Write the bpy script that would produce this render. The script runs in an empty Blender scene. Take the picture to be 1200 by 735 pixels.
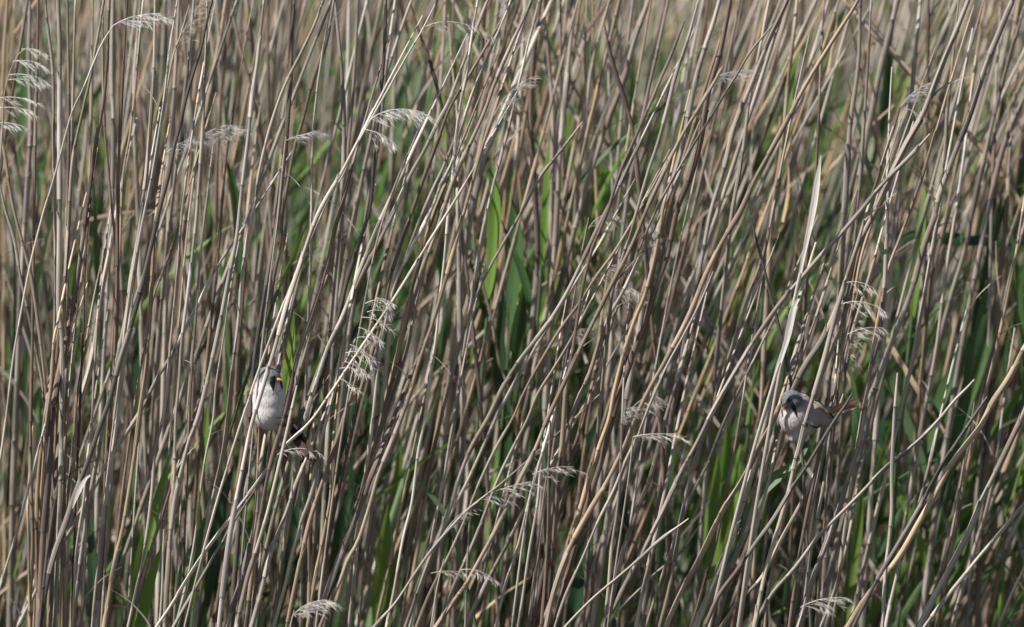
# Two bearded birds clinging in a dense, dry reed bed with young green growth behind.
import bpy, math, random
import numpy as np
from mathutils import Vector, Matrix
from mathutils.bvhtree import BVHTree

random.seed(11)
rng = np.random.default_rng(11)
SC = bpy.context.scene
COL = SC.collection

# ------------------------------------------------------------------ camera
CAMZ, DIST, PITCH, FRAME_W = 2.30, 12.0, math.radians(5.2), 1.42
PW, PH = 1200.0, 735.0
S = FRAME_W / PW                                   # metres per photo pixel at the birds
CAM = np.array([0.0, -DIST, CAMZ])
FWD = np.array([0.0, math.cos(PITCH), -math.sin(PITCH)])
UPV = np.array([0.0, math.sin(PITCH), math.cos(PITCH)])
RGT = np.array([1.0, 0.0, 0.0])
FOC = DIST / math.cos(PITCH)                       # distance of the sharp plane along the axis

cd = bpy.data.cameras.new("camera")
cam = bpy.data.objects.new("camera", cd)
COL.objects.link(cam)
cam.location = CAM
cam.rotation_euler = (math.pi / 2 - PITCH, 0, 0)
cd.sensor_width = 36.0
cd.lens = 36.0 * FOC / FRAME_W
cd.clip_start, cd.clip_end = 0.5, 5000.0
cd.dof.use_dof = True
cd.dof.focus_distance = FOC - 0.005
cd.dof.aperture_fstop = 3.2
SC.camera = cam


def w(px, py, d=0.0):
    """photo pixel + depth behind the birds (metres along y) -> world point"""
    v = FWD + RGT * ((px - PW / 2) * S / FOC) + UPV * (-(py - PH / 2) * S / FOC)
    t = (d + DIST) / v[1]
    return CAM + v * t


def to_px(p):
    q = np.asarray(p) - CAM
    z = q @ FWD
    return PW / 2 + (q @ RGT) / z * FOC / S, PH / 2 - (q @ UPV) / z * FOC / S


# ------------------------------------------------------------------ light
world = bpy.data.worlds.new("World")
SC.world = world
world.use_nodes = True
wn = world.node_tree.nodes
bg = wn["Background"]
sky = wn.new("ShaderNodeTexSky")
sky.sky_type = 'NISHITA'
sky.sun_disc = False
SUN_EL, SUN_AZ = math.radians(50), math.radians(180 + 63)
sky.sun_elevation = SUN_EL
sky.sun_rotation = SUN_AZ
world.node_tree.links.new(sky.outputs[0], bg.inputs[0])
bg.inputs[1].default_value = 0.062
sl = bpy.data.lights.new("sun", 'SUN')
sl.energy = 5.0
sl.angle = math.radians(0.5)
sl.color = (1.0, 0.955, 0.89)
so = bpy.data.objects.new("sun", sl)
COL.objects.link(so)
tosun = Vector((math.sin(SUN_AZ) * math.cos(SUN_EL), math.cos(SUN_AZ) * math.cos(SUN_EL), math.sin(SUN_EL)))
so.rotation_euler = tosun.to_track_quat('Z', 'Y').to_euler()
so.location = (-4, -6, 8)
SC.view_settings.view_transform = 'Standard'
SC.view_settings.look = 'None'
SC.view_settings.exposure = 0.62
SC.view_settings.gamma = 1.0
SC.cycles.max_bounces = 6
SC.cycles.diffuse_bounces = 3
SC.cycles.transparent_max_bounces = 4
SC.cycles.use_denoising = True


# ------------------------------------------------------------------ materials
def new_mat(name):
    m = bpy.data.materials.new(name)
    m.use_nodes = True
    nt = m.node_tree
    return m, nt.nodes, nt.links, nt.nodes["Principled BSDF"]


def plant_mat(name, streak, along, dark, rough, spec, blotch=0.5, trans=0.0, bump=0.25):
    """fibres run along the length: uvm = (cos, sin, length) of the round stem"""
    m, N, L, B = new_mat(name)
    col = N.new("ShaderNodeAttribute"); col.attribute_name = "tint"
    uv = N.new("ShaderNodeAttribute"); uv.attribute_name = "uvm"
    mp = N.new("ShaderNodeMapping"); mp.inputs['Scale'].default_value = (streak, streak, along)
    L.new(uv.outputs['Vector'], mp.inputs['Vector'])
    n1 = N.new("ShaderNodeTexNoise"); n1.inputs['Scale'].default_value = 1.0
    n1.inputs['Detail'].default_value = 3.0; n1.inputs['Roughness'].default_value = 0.6
    L.new(mp.outputs[0], n1.inputs['Vector'])
    r1 = N.new("ShaderNodeMapRange")
    r1.inputs['From Min'].default_value = 0.3; r1.inputs['From Max'].default_value = 0.7
    r1.inputs['To Min'].default_value = dark; r1.inputs['To Max'].default_value = 1.18
    L.new(n1.outputs['Fac'], r1.inputs['Value'])
    mp2 = N.new("ShaderNodeMapping"); mp2.inputs['Scale'].default_value = (1.1, 1.1, 26.0)
    L.new(uv.outputs['Vector'], mp2.inputs['Vector'])
    n2 = N.new("ShaderNodeTexNoise"); n2.inputs['Scale'].default_value = 1.0
    n2.inputs['Detail'].default_value = 4.0; n2.inputs['Roughness'].default_value = 0.7
    L.new(mp2.outputs[0], n2.inputs['Vector'])
    r2 = N.new("ShaderNodeMapRange")
    r2.inputs['From Min'].default_value = 0.54; r2.inputs['From Max'].default_value = 0.70
    r2.inputs['To Min'].default_value = 1.0; r2.inputs['To Max'].default_value = 1.0 - blotch
    L.new(n2.outputs['Fac'], r2.inputs['Value'])
    mu = N.new("ShaderNodeMath"); mu.operation = 'MULTIPLY'
    L.new(r1.outputs[0], mu.inputs[0]); L.new(r2.outputs[0], mu.inputs[1])
    vm = N.new("ShaderNodeVectorMath"); vm.operation = 'SCALE'
    L.new(col.outputs['Color'], vm.inputs[0]); L.new(mu.outputs[0], vm.inputs['Scale'])
    L.new(vm.outputs[0], B.inputs['Base Color'])
    B.inputs['Roughness'].default_value = rough
    B.inputs['Specular IOR Level'].default_value = spec
    bp = N.new("ShaderNodeBump"); bp.inputs['Strength'].default_value = bump; bp.inputs['Distance'].default_value = 0.0006
    L.new(n1.outputs['Fac'], bp.inputs['Height']); L.new(bp.outputs[0], B.inputs['Normal'])
    if trans > 0:
        tr = N.new("ShaderNodeBsdfTranslucent")
        L.new(vm.outputs[0], tr.inputs['Color'])
        mx = N.new("ShaderNodeMixShader"); mx.inputs[0].default_value = trans
        L.new(B.outputs[0], mx.inputs[1]); L.new(tr.outputs[0], mx.inputs[2])
        L.new(mx.outputs[0], N["Material Output"].inputs['Surface'])
    return m


M_STALK = plant_mat("dry_reed_stalk", 2.6, 3.0, 0.42, 0.42, 0.45, 0.5)
M_SHEATH = plant_mat("dry_leaf_sheath", 5.5, 2.2, 0.42, 0.6, 0.3, 0.45)
M_DEAD = plant_mat("dead_reed_blade", 4.0, 4.0, 0.6, 0.65, 0.25, 0.4, 0.18)
M_PLUME = plant_mat("old_seed_plume", 1.0, 40.0, 0.75, 0.7, 0.2, 0.2, 0.25)
M_GREEN = plant_mat("green_reed_leaf", 5.0, 1.5, 0.75, 0.5, 0.35, 0.25, 0.38)


def plumage_mat():
    m, N, L, B = new_mat("bird_plumage")
    col = N.new("ShaderNodeAttribute"); col.attribute_name = "tint"
    tc = N.new("ShaderNodeTexCoord")
    mp = N.new("ShaderNodeMapping"); mp.inputs['Scale'].default_value = (900, 900, 300)
    L.new(tc.outputs['Object'], mp.inputs['Vector'])
    n = N.new("ShaderNodeTexNoise"); n.inputs['Scale'].default_value = 1.0; n.inputs['Detail'].default_value = 3
    L.new(mp.outputs[0], n.inputs['Vector'])
    r = N.new("ShaderNodeMapRange"); r.inputs['From Min'].default_value = 0.3; r.inputs['From Max'].default_value = 0.7
    r.inputs['To Min'].default_value = 0.92; r.inputs['To Max'].default_value = 1.06
    L.new(n.outputs['Fac'], r.inputs['Value'])
    vm = N.new("ShaderNodeVectorMath"); vm.operation = 'SCALE'
    L.new(col.outputs['Color'], vm.inputs[0]); L.new(r.outputs[0], vm.inputs['Scale'])
    L.new(vm.outputs[0], B.inputs['Base Color'])
    B.inputs['Roughness'].default_value = 0.85
    B.inputs['Specular IOR Level'].default_value = 0.15
    B.inputs['Sheen Weight'].default_value = 0.15
    bp = N.new("ShaderNodeBump"); bp.inputs['Strength'].default_value = 0.15; bp.inputs['Distance'].default_value = 0.0004
    L.new(n.outputs['Fac'], bp.inputs['Height']); L.new(bp.outputs[0], B.inputs['Normal'])
    return m


def plain_mat(name, c, rough, spec=0.4):
    m, N, L, B = new_mat(name)
    tc = N.new("ShaderNodeTexCoord")
    n = N.new("ShaderNodeTexNoise"); n.inputs['Scale'].default_value = 900.0
    L.new(tc.outputs['Object'], n.inputs['Vector'])
    r = N.new("ShaderNodeMapRange"); r.inputs['To Min'].default_value = 0.8; r.inputs['To Max'].default_value = 1.15
    L.new(n.outputs['Fac'], r.inputs['Value'])
    vm = N.new("ShaderNodeVectorMath"); vm.operation = 'SCALE'
    vm.inputs[0].default_value = c
    L.new(r.outputs[0], vm.inputs['Scale']); L.new(vm.outputs[0], B.inputs['Base Color'])
    B.inputs['Roughness'].default_value = rough
    B.inputs['Specular IOR Level'].default_value = spec
    return m


M_BIRD = plumage_mat()
M_BEAK = plain_mat("orange_beak", (0.58, 0.27, 0.08), 0.35)
M_LEG = plain_mat("black_leg", (0.018, 0.015, 0.014), 0.4)
M_EYE = plain_mat("bird_eye", (0.012, 0.010, 0.010), 0.08, 0.8)
M_IRIS = plain_mat("bird_iris", (0.10, 0.07, 0.04), 0.3, 0.5)


def ground_mat():
    m, N, L, B = new_mat("marsh_soil")
    tc = N.new("ShaderNodeTexCoord")
    n = N.new("ShaderNodeTexNoise"); n.inputs['Scale'].default_value = 9.0; n.inputs['Detail'].default_value = 8
    L.new(tc.outputs['Object'], n.inputs['Vector'])
    cr = N.new("ShaderNodeValToRGB")
    e = cr.color_ramp.elements
    e[0].position, e[0].color = 0.35, (0.018, 0.014, 0.010, 1)
    e[1].position, e[1].color = 0.68, (0.13, 0.10, 0.06, 1)
    x = e.new(0.5); x.color = (0.035, 0.04, 0.018, 1)
    L.new(n.outputs['Fac'], cr.inputs[0]); L.new(cr.outputs[0], B.inputs['Base Color'])
    B.inputs['Roughness'].default_value = 0.9
    bp = N.new("ShaderNodeBump"); bp.inputs['Strength'].default_value = 0.6; bp.inputs['Distance'].default_value = 0.03
    L.new(n.outputs['Fac'], bp.inputs['Height']); L.new(bp.outputs[0], B.inputs['Normal'])
    return m


M_GROUND = ground_mat()


# ------------------------------------------------------------------ mesh helpers
class MB:
    """collects tubes, strips and patches; build() links them as ONE mesh object"""
    def __init__(self):
        self.v, self.f, self.t, self.u, self.n = [], [], [], [], 0

    def grid(self, V, tint, uvm, closed=False):
        """V: rows x cols x 3"""
        R, C = V.shape[:2]
        i = np.arange(R - 1)[:, None] * C + np.arange(C if closed else C - 1)[None, :]
        j = np.arange(R - 1)[:, None] * C + (np.arange(1, (C if closed else C - 1) + 1)[None, :] % C)
        q = np.stack([i, j, j + C, i + C], -1).reshape(-1, 4) + self.n
        self.f.append(q)
        self.v.append(V.reshape(-1, 3))
        t = np.broadcast_to(np.asarray(tint, float)[:, None, :] if np.ndim(tint) == 2 else np.asarray(tint, float), (R, C, 3))
        self.t.append(t.reshape(-1, 3))
        self.u.append(np.asarray(uvm).reshape(-1, 3))
        self.n += R * C

    def build(self, name, mat, parent=None, smooth=True):
        if not self.v:
            return None
        V = np.concatenate(self.v); F = np.concatenate(self.f); T = np.concatenate(self.t); U = np.concatenate(self.u)
        if parent is not None:
            q = parent
            while q is not None:
                V = V - np.array(q.location); q = q.parent
        me = bpy.data.meshes.new(name)
        me.vertices.add(len(V)); me.vertices.foreach_set("co", V.astype(np.float32).ravel())
        me.loops.add(F.size); me.loops.foreach_set("vertex_index", F.astype(np.int32).ravel())
        me.polygons.add(len(F))
        me.polygons.foreach_set("loop_start", (np.arange(len(F)) * 4).astype(np.int32))
        me.polygons.foreach_set("use_smooth", np.full(len(F), smooth))
        me.update(calc_edges=True)
        a = me.attributes.new("tint", 'FLOAT_COLOR', 'POINT')
        a.data.foreach_set("color", np.concatenate([T, np.ones((len(T), 1))], 1).astype(np.float32).ravel())
        a = me.attributes.new("uvm", 'FLOAT_VECTOR', 'POINT')
        a.data.foreach_set("vector", U.astype(np.float32).ravel())
        me.materials.append(mat)
        o = bpy.data.objects.new(name, me)
        COL.objects.link(o)
        if parent is not None:
            o.parent = parent
        return o


def frames(P, ref=(0.0, 1.0, 0.0)):
    T = np.gradient(P, axis=0)
    T /= np.linalg.norm(T, axis=1)[:, None] + 1e-12
    ref = np.asarray(ref, float)
    A = ref[None, :] - (T @ ref)[:, None] * T
    A /= np.linalg.norm(A, axis=1)[:, None] + 1e-9
    return T, A, np.cross(T, A)


def tube(mb, P, r, tint, k=8, seed=0.0, a0=0.0, a1=2 * math.pi, ref=(0, 1, 0)):
    """round tube, or an open wrap when the angles a0..a1 leave a gap (arrays allowed)"""
    P = np.asarray(P, float); n = len(P)
    r = np.broadcast_to(r, (n,)).astype(float)
    T, A, B = frames(P, ref)
    s = np.concatenate([[0], np.cumsum(np.linalg.norm(np.diff(P, axis=0), axis=1))])
    closed = np.ndim(a0) == 0 and abs(a1 - a0 - 2 * math.pi) < 1e-6
    if closed:
        th = np.broadcast_to(np.linspace(0, 2 * math.pi, k, endpoint=False)[None, :], (n, k))
    else:
        a0 = np.broadcast_to(a0, (n,)); a1 = np.broadcast_to(a1, (n,))
        th = a0[:, None] + (a1 - a0)[:, None] * np.linspace(0, 1, k)[None, :]
    V = P[:, None, :] + r[:, None, None] * (np.cos(th)[..., None] * A[:, None, :] + np.sin(th)[..., None] * B[:, None, :])
    uv = np.stack([np.cos(th) + seed * 3.1, np.sin(th) + seed * 1.7, np.broadcast_to(s[:, None] + seed * 5.3, th.shape)], -1)
    mb.grid(V, tint, uv, closed)


def strip(mb, P, hw, side, tint, seed=0.0, fold=0.25, cols=5):
    """leaf blade: centre line, half widths, side vectors (n x 3), shallow V fold"""
    P = np.asarray(P, float); n = len(P)
    T = np.gradient(P, axis=0); T /= np.linalg.norm(T, axis=1)[:, None] + 1e-12
    sd = np.broadcast_to(side, (n, 3)); sd = sd - (np.sum(sd * T, 1))[:, None] * T
    sd = sd / (np.linalg.norm(sd, axis=1)[:, None] + 1e-9)
    nm = np.cross(T, sd)
    x = np.linspace(-1, 1, cols)
    V = P[:, None, :] + hw[:, None, None] * (x[None, :, None] * sd[:, None, :] + (np.abs(x) * fold)[None, :, None] * nm[:, None, :])
    s = np.concatenate([[0], np.cumsum(np.linalg.norm(np.diff(P, axis=0), axis=1))])
    uv = np.stack([np.broadcast_to(x[None, :] * 1.2 + seed * 3.1, (n, cols)), np.full((n, cols), seed * 1.7), np.broadcast_to(s[:, None] + seed * 5.3, (n, cols))], -1)
    mb.grid(V, tint, uv)


def smooth_line(P, step):
    """Catmull-Rom through the points, resampled by arc length"""
    P = np.asarray(P, float)
    if len(P) == 2:
        n = max(3, int(np.linalg.norm(P[1] - P[0]) / step) + 1)
        return P[0] + (P[1] - P[0]) * np.linspace(0, 1, n)[:, None]
    Q = np.vstack([2 * P[0] - P[1], P, 2 * P[-1] - P[-2]])
    out = []
    t = np.linspace(0, 1, 12, endpoint=False)[:, None]
    for i in range(1, len(Q) - 2):
        a, b, c, d = Q[i - 1], Q[i], Q[i + 1], Q[i + 2]
        out.append(0.5 * (2 * b + (c - a) * t + (2 * a - 5 * b + 4 * c - d) * t ** 2 + (3 * b - a - 3 * c + d) * t ** 3))
    out.append(P[-1:])
    X = np.vstack(out)
    s = np.concatenate([[0], np.cumsum(np.linalg.norm(np.diff(X, axis=0), axis=1))])
    n = max(4, int(s[-1] / step) + 1)
    u = np.linspace(0, s[-1], n)
    return np.stack([np.interp(u, s, X[:, k]) for k in range(3)], 1)


def arclen(P):
    return np.concatenate([[0], np.cumsum(np.linalg.norm(np.diff(P, axis=0), axis=1))])


PAL = {  # dry reed colours, linear
    'w': (0.68, 0.62, 0.55), 'p': (0.54, 0.485, 0.425), 'g': (0.38, 0.335, 0.295), 's': (0.58, 0.43, 0.27),
    't': (0.43, 0.33, 0.235), 'b': (0.225, 0.16, 0.125), 'k': (0.13, 0.113, 0.108)}
NAMES = {'w': 'whitish', 'p': 'pale grey', 'g': 'weathered grey', 's': 'straw yellow', 't': 'tan', 'b': 'brown', 'k': 'sooty dark'}


def jit(c, a=0.12):
    c = np.array(c) * (1 + random.uniform(-a, a)) * np.array([1.01, 1.0, .985])
    return c * (1 + np.array([random.uniform(-.04, .04), 0, random.uniform(-.05, .05)]))


def plume(mb, P0, dirv, side, length, droop, nb, blen, tint, dense=1.0, hair=1.0):
    """old reed plume: an arching rachis with drooping branchlets of papery spikelets"""
    dirv = np.asarray(dirv, float); dirv /= np.linalg.norm(dirv)
    side = np.asarray(side, float); side /= np.linalg.norm(side)
    n = 16
    pts = [np.array(P0, float)]
    d = dirv.copy()
    for i in range(n):
        d = d + side * droop / n + np.array([0, 0, -droop * 0.35 / n])
        d /= np.linalg.norm(d)
        pts.append(pts[-1] + d * length / n)
    R = smooth_line(pts, length / 24)
    tube(mb, R, np.linspace(0.0006, 0.0002, len(R)), tint, 5, random.random() * 9)
    for b in range(nb):
        u = (b + random.random()) / nb
        i = int(u * (len(R) - 2))
        base = R[i]
        tan = R[i + 1] - R[i]; tan /= np.linalg.norm(tan)
        bd = tan * 0.9 + side * random.uniform(-.1, 0.9) + np.array([random.uniform(-.3, .3), random.uniform(-.5, .5), random.uniform(-.25, .45)])
        bd /= np.linalg.norm(bd)
        L = blen * random.uniform(0.5, 1.5) * (1 - 0.45 * u)
        q = [base]; dd = bd
        for k in range(7):
            dd = dd + np.array([0, 0, -0.10 * droop]) + side * 0.14 + rng.normal(0, 0.09, 3)
            dd /= np.linalg.norm(dd)
            q.append(q[-1] + dd * L / 7)
        q = np.array(q)
        tube(mb, q, np.linspace(0.00026, 0.00013, len(q)), tint, 3, random.random() * 9)
        for s_ in range(int(8 * dense)):
            v = random.uniform(0.25, 1.0)
            k = min(int(v * 7), 6)
            p = q[k] + (q[k + 1] - q[k]) * (v * 7 - k)
            h = dd * 1.0 + side * .35 + rng.normal(0, 0.42, 3) * hair; h /= np.linalg.norm(h)
            hl = random.uniform(0.005, 0.012)
            pp = np.array([p, p + h * hl * 0.5, p + h * hl + np.array([0, 0, -0.0008])])
            sv = np.cross(h, [0.2, 1, 0.1]); sv /= np.linalg.norm(sv) + 1e-9
            strip(mb, pp, np.array([0.00016, 0.00030, 0.00006]) * random.uniform(.7, 1.3), sv, np.array(tint) * random.uniform(.85, 1.15), random.random() * 9, 0.3, 3)


# ------------------------------------------------------------------ reeds
THINGS = []      # (root, screen polyline, colour, width px, flags)


def ray_down(Pw, tail_depth, cap):
    """carry a stem on from the last traced point down to the wet ground"""
    a, b = Pw[-2], Pw[-1]
    d = (b - a) / np.linalg.norm(b - a)
    out = []
    p = b.copy(); g = d.copy()
    down = np.array([0, 0, -1.0])
    n = 0
    while p[2] > -0.03 and n < 40:
        g = g * 0.93 + down * 0.07 + np.array([0, tail_depth * 0.05, 0]); g /= np.linalg.norm(g)
        if g[2] > -0.35:
            g[2] = -0.35; g /= np.linalg.norm(g)
        p = p + g * 0.07
        out.append(p.copy()); n += 1
    return out


def make_reed(pts, wpx, c, flags, first_tint=None, leanback=0.0, nodes=None):
    """pts: world points from the top down.  reed_stem > stalk, leaf_sheath, dead_leaf, seed_head"""
    pts = [np.asarray(p, float) for p in pts]
    tip = 'T' in flags
    top_extra = []
    if not tip:
        d = pts[0] - pts[1]; d /= np.linalg.norm(d)
        p = pts[0].copy()
        rise = random.uniform(0.10, 0.28)
        for k in range(4):
            d = d + np.array([0.02, 0.03 if 'U' in flags else 0.0, 0.03]); d /= np.linalg.norm(d)
            p = p + d * rise / 4
            if 'U' in flags: p = p + np.array([0, 0.03, 0])
            top_extra.insert(0, p.copy())
    low = ray_down(pts, 0.6 if 'D' in flags else 0.0, 0)
    P = smooth_line(top_extra + pts + low, 0.012)
    s = arclen(P); L = s[-1]
    r0 = wpx * S * 0.5 * 0.80
    rad = r0 * (0.80 + 0.28 * s / L)
    if tip:
        rad = rad * np.clip(0.55 + s / 0.03 * 0.45, 0.55, 1)
    else:
        rad = rad * np.clip(0.4 + s / 0.35 * 0.6, 0.4, 1)
    seed = random.random() * 20
    base = jit(PAL[c] if first_tint is None else first_tint)
    # nodes every 8-19 cm, darker ring, slightly swollen; each internode a shade of its own
    nd = []; x = random.uniform(0.03, 0.13)
    while x < L:
        nd.append(x); x += random.uniform(0.085, 0.19)
    tint = np.tile(base, (len(P), 1))
    for i, a in enumerate(nd):
        b = nd[i + 1] if i + 1 < len(nd) else L
        m = (s >= a) & (s < b)
        k = random.uniform(0.72, 1.18)
        mix = random.random()
        oth = np.array(PAL[random.choice('ptsgb' if c not in 'kb' else 'kbgt')])
        tint[m] = (base * (1 - 0.3 * mix) + oth * 0.3 * mix) * k
        g = np.clip((s - a) / 0.05, 0, 1)[m]
        tint[m] *= (0.8 + 0.2 * g)[:, None]
    fine = np.sort(np.concatenate([s] + [np.array([a - 0.0022, a - 0.0008, a + 0.0006, a + 0.002]) for a in nd]))
    fine = fine[(fine >= 0) & (fine <= L)]
    P2 = np.stack([np.interp(fine, s, P[:, k]) for k in range(3)], 1)
    T2 = np.stack([np.interp(fine, s, tint[:, k]) for k in range(3)], 1)
    R2 = np.interp(fine, s, rad)
    for a in nd:
        m = np.abs(fine - a) < 0.0013
        kk = random.random()
        R2[m] *= 1.06 + .16 * kk
        T2[m] *= 0.9 - .6 * kk
    base_pt = P[-1].copy(); base_pt[2] = max(base_pt[2], 0.0)
    root = bpy.data.objects.new("reed_stem", None)
    root.empty_display_size = 0.02
    COL.objects.link(root); root.location = base_pt
    mb = MB(); tube(mb, P2, R2, T2, 10 if wpx > 5 else 8, seed)
    mb.build("stalk", M_STALK, root)
    # papery sheaths wrapped round the internodes
    zvis = P[:, 2]
    for i, a in enumerate(nd):
        # stems are traced from the top, so a sheath starts at the node below (larger s) and runs up
        b = nd[i - 1] if i > 0 else 0.0
        if random.random() > 0.72 or a - b < 0.05:
            continue
        ln = (a - b) * random.uniform(0.45, 0.98)
        m0, m1 = a - ln, a
        if m0 < 0.02: continue
        q = np.linspace(m0, m1, max(8, int(ln / 0.012)))
        SP = np.stack([np.interp(q, s, P[:, k]) for k in range(3)], 1)
        sz = np.interp(q, s, zvis)
        if sz.max() < 0.55 or sz.min() > 1.85:
            continue
        rr = np.interp(q, s, rad) * random.uniform(1.10, 1.22) + 0.00022
        t = (q - m0) / ln                       # 0 at the torn upper end
        rr = rr * (1 + 0.22 * np.exp(-t / 0.05))
        gap = random.uniform(0, 2 * math.pi)
        halfgap = random.uniform(0.05, 0.55)
        hg = np.clip(halfgap + (math.pi * 0.75 - halfgap) * np.exp(-t / 0.035), 0, math.pi - 0.25)
        tw = random.uniform(-1.2, 1.2) * t
        sc = np.array(PAL[random.choice({'w': 'wwp', 'p': 'wpgpb', 'g': 'gpgkb', 's': 'tspb', 't': 'tgbps', 'b': 'bkgbt', 'k': 'kkgb'}[c])]) * 0.6 + base * 0.4
        sc = jit(sc)
        tt = sc[None, :] * (0.92 + 0.12 * np.sin(q * 40 + seed))[:, None]
        tt[t < 0.02] *= 0.6
        mb = MB(); tube(mb, SP, rr, tt, 9, random.random() * 20, gap + hg + tw, gap + 2 * math.pi - hg + tw)
        mb.build("leaf_sheath", M_SHEATH, root)
        if random.random() < (0.10 if 'L' not in flags else 0.5):
            # what is left of the dead blade, hanging from the sheath mouth
            j = SP[0]
            dr = random.choice([-1, 1])
            ll = random.uniform(0.03, 0.12)
            d = np.array([dr * random.uniform(.2, .5), random.uniform(-.3, .3), 0.9])
            pp = [j]
            for k in range(8):
                d = d + np.array([dr * 0.06, 0, -random.uniform(0.0, 0.16)]); d /= np.linalg.norm(d)
                pp.append(pp[-1] + d * ll / 8)
            pp = np.array(pp)
            hw = np.interp(np.linspace(0, 1, 9), [0, .2, 1], [r0 * 0.7, r0 * 0.55, 0.0002])
            ang = random.uniform(0, 3) + np.linspace(0, 1, 9) * random.uniform(-3, 3)
            sv = np.stack([np.cos(ang), np.sin(ang), 0 * ang + 0.1], 1)
            mb = MB(); strip(mb, pp, hw, sv, jit(sc * 1.05), random.random() * 9, 0.6)
            mb.build("dead_leaf", M_DEAD, root)
    scr = np.stack(to_px(P.reshape(-1, 3)[:, :].T.T) if False else [np.array([to_px(p)[k] for p in P]) for k in (0, 1)], 1)
    THINGS.append(dict(root=root, scr=scr, c=c, w=wpx, tip=tip, flags=flags, label=None, d=float(np.mean([p[1] for p in pts])), P=P, rad=rad))
    return THINGS[-1]


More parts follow.
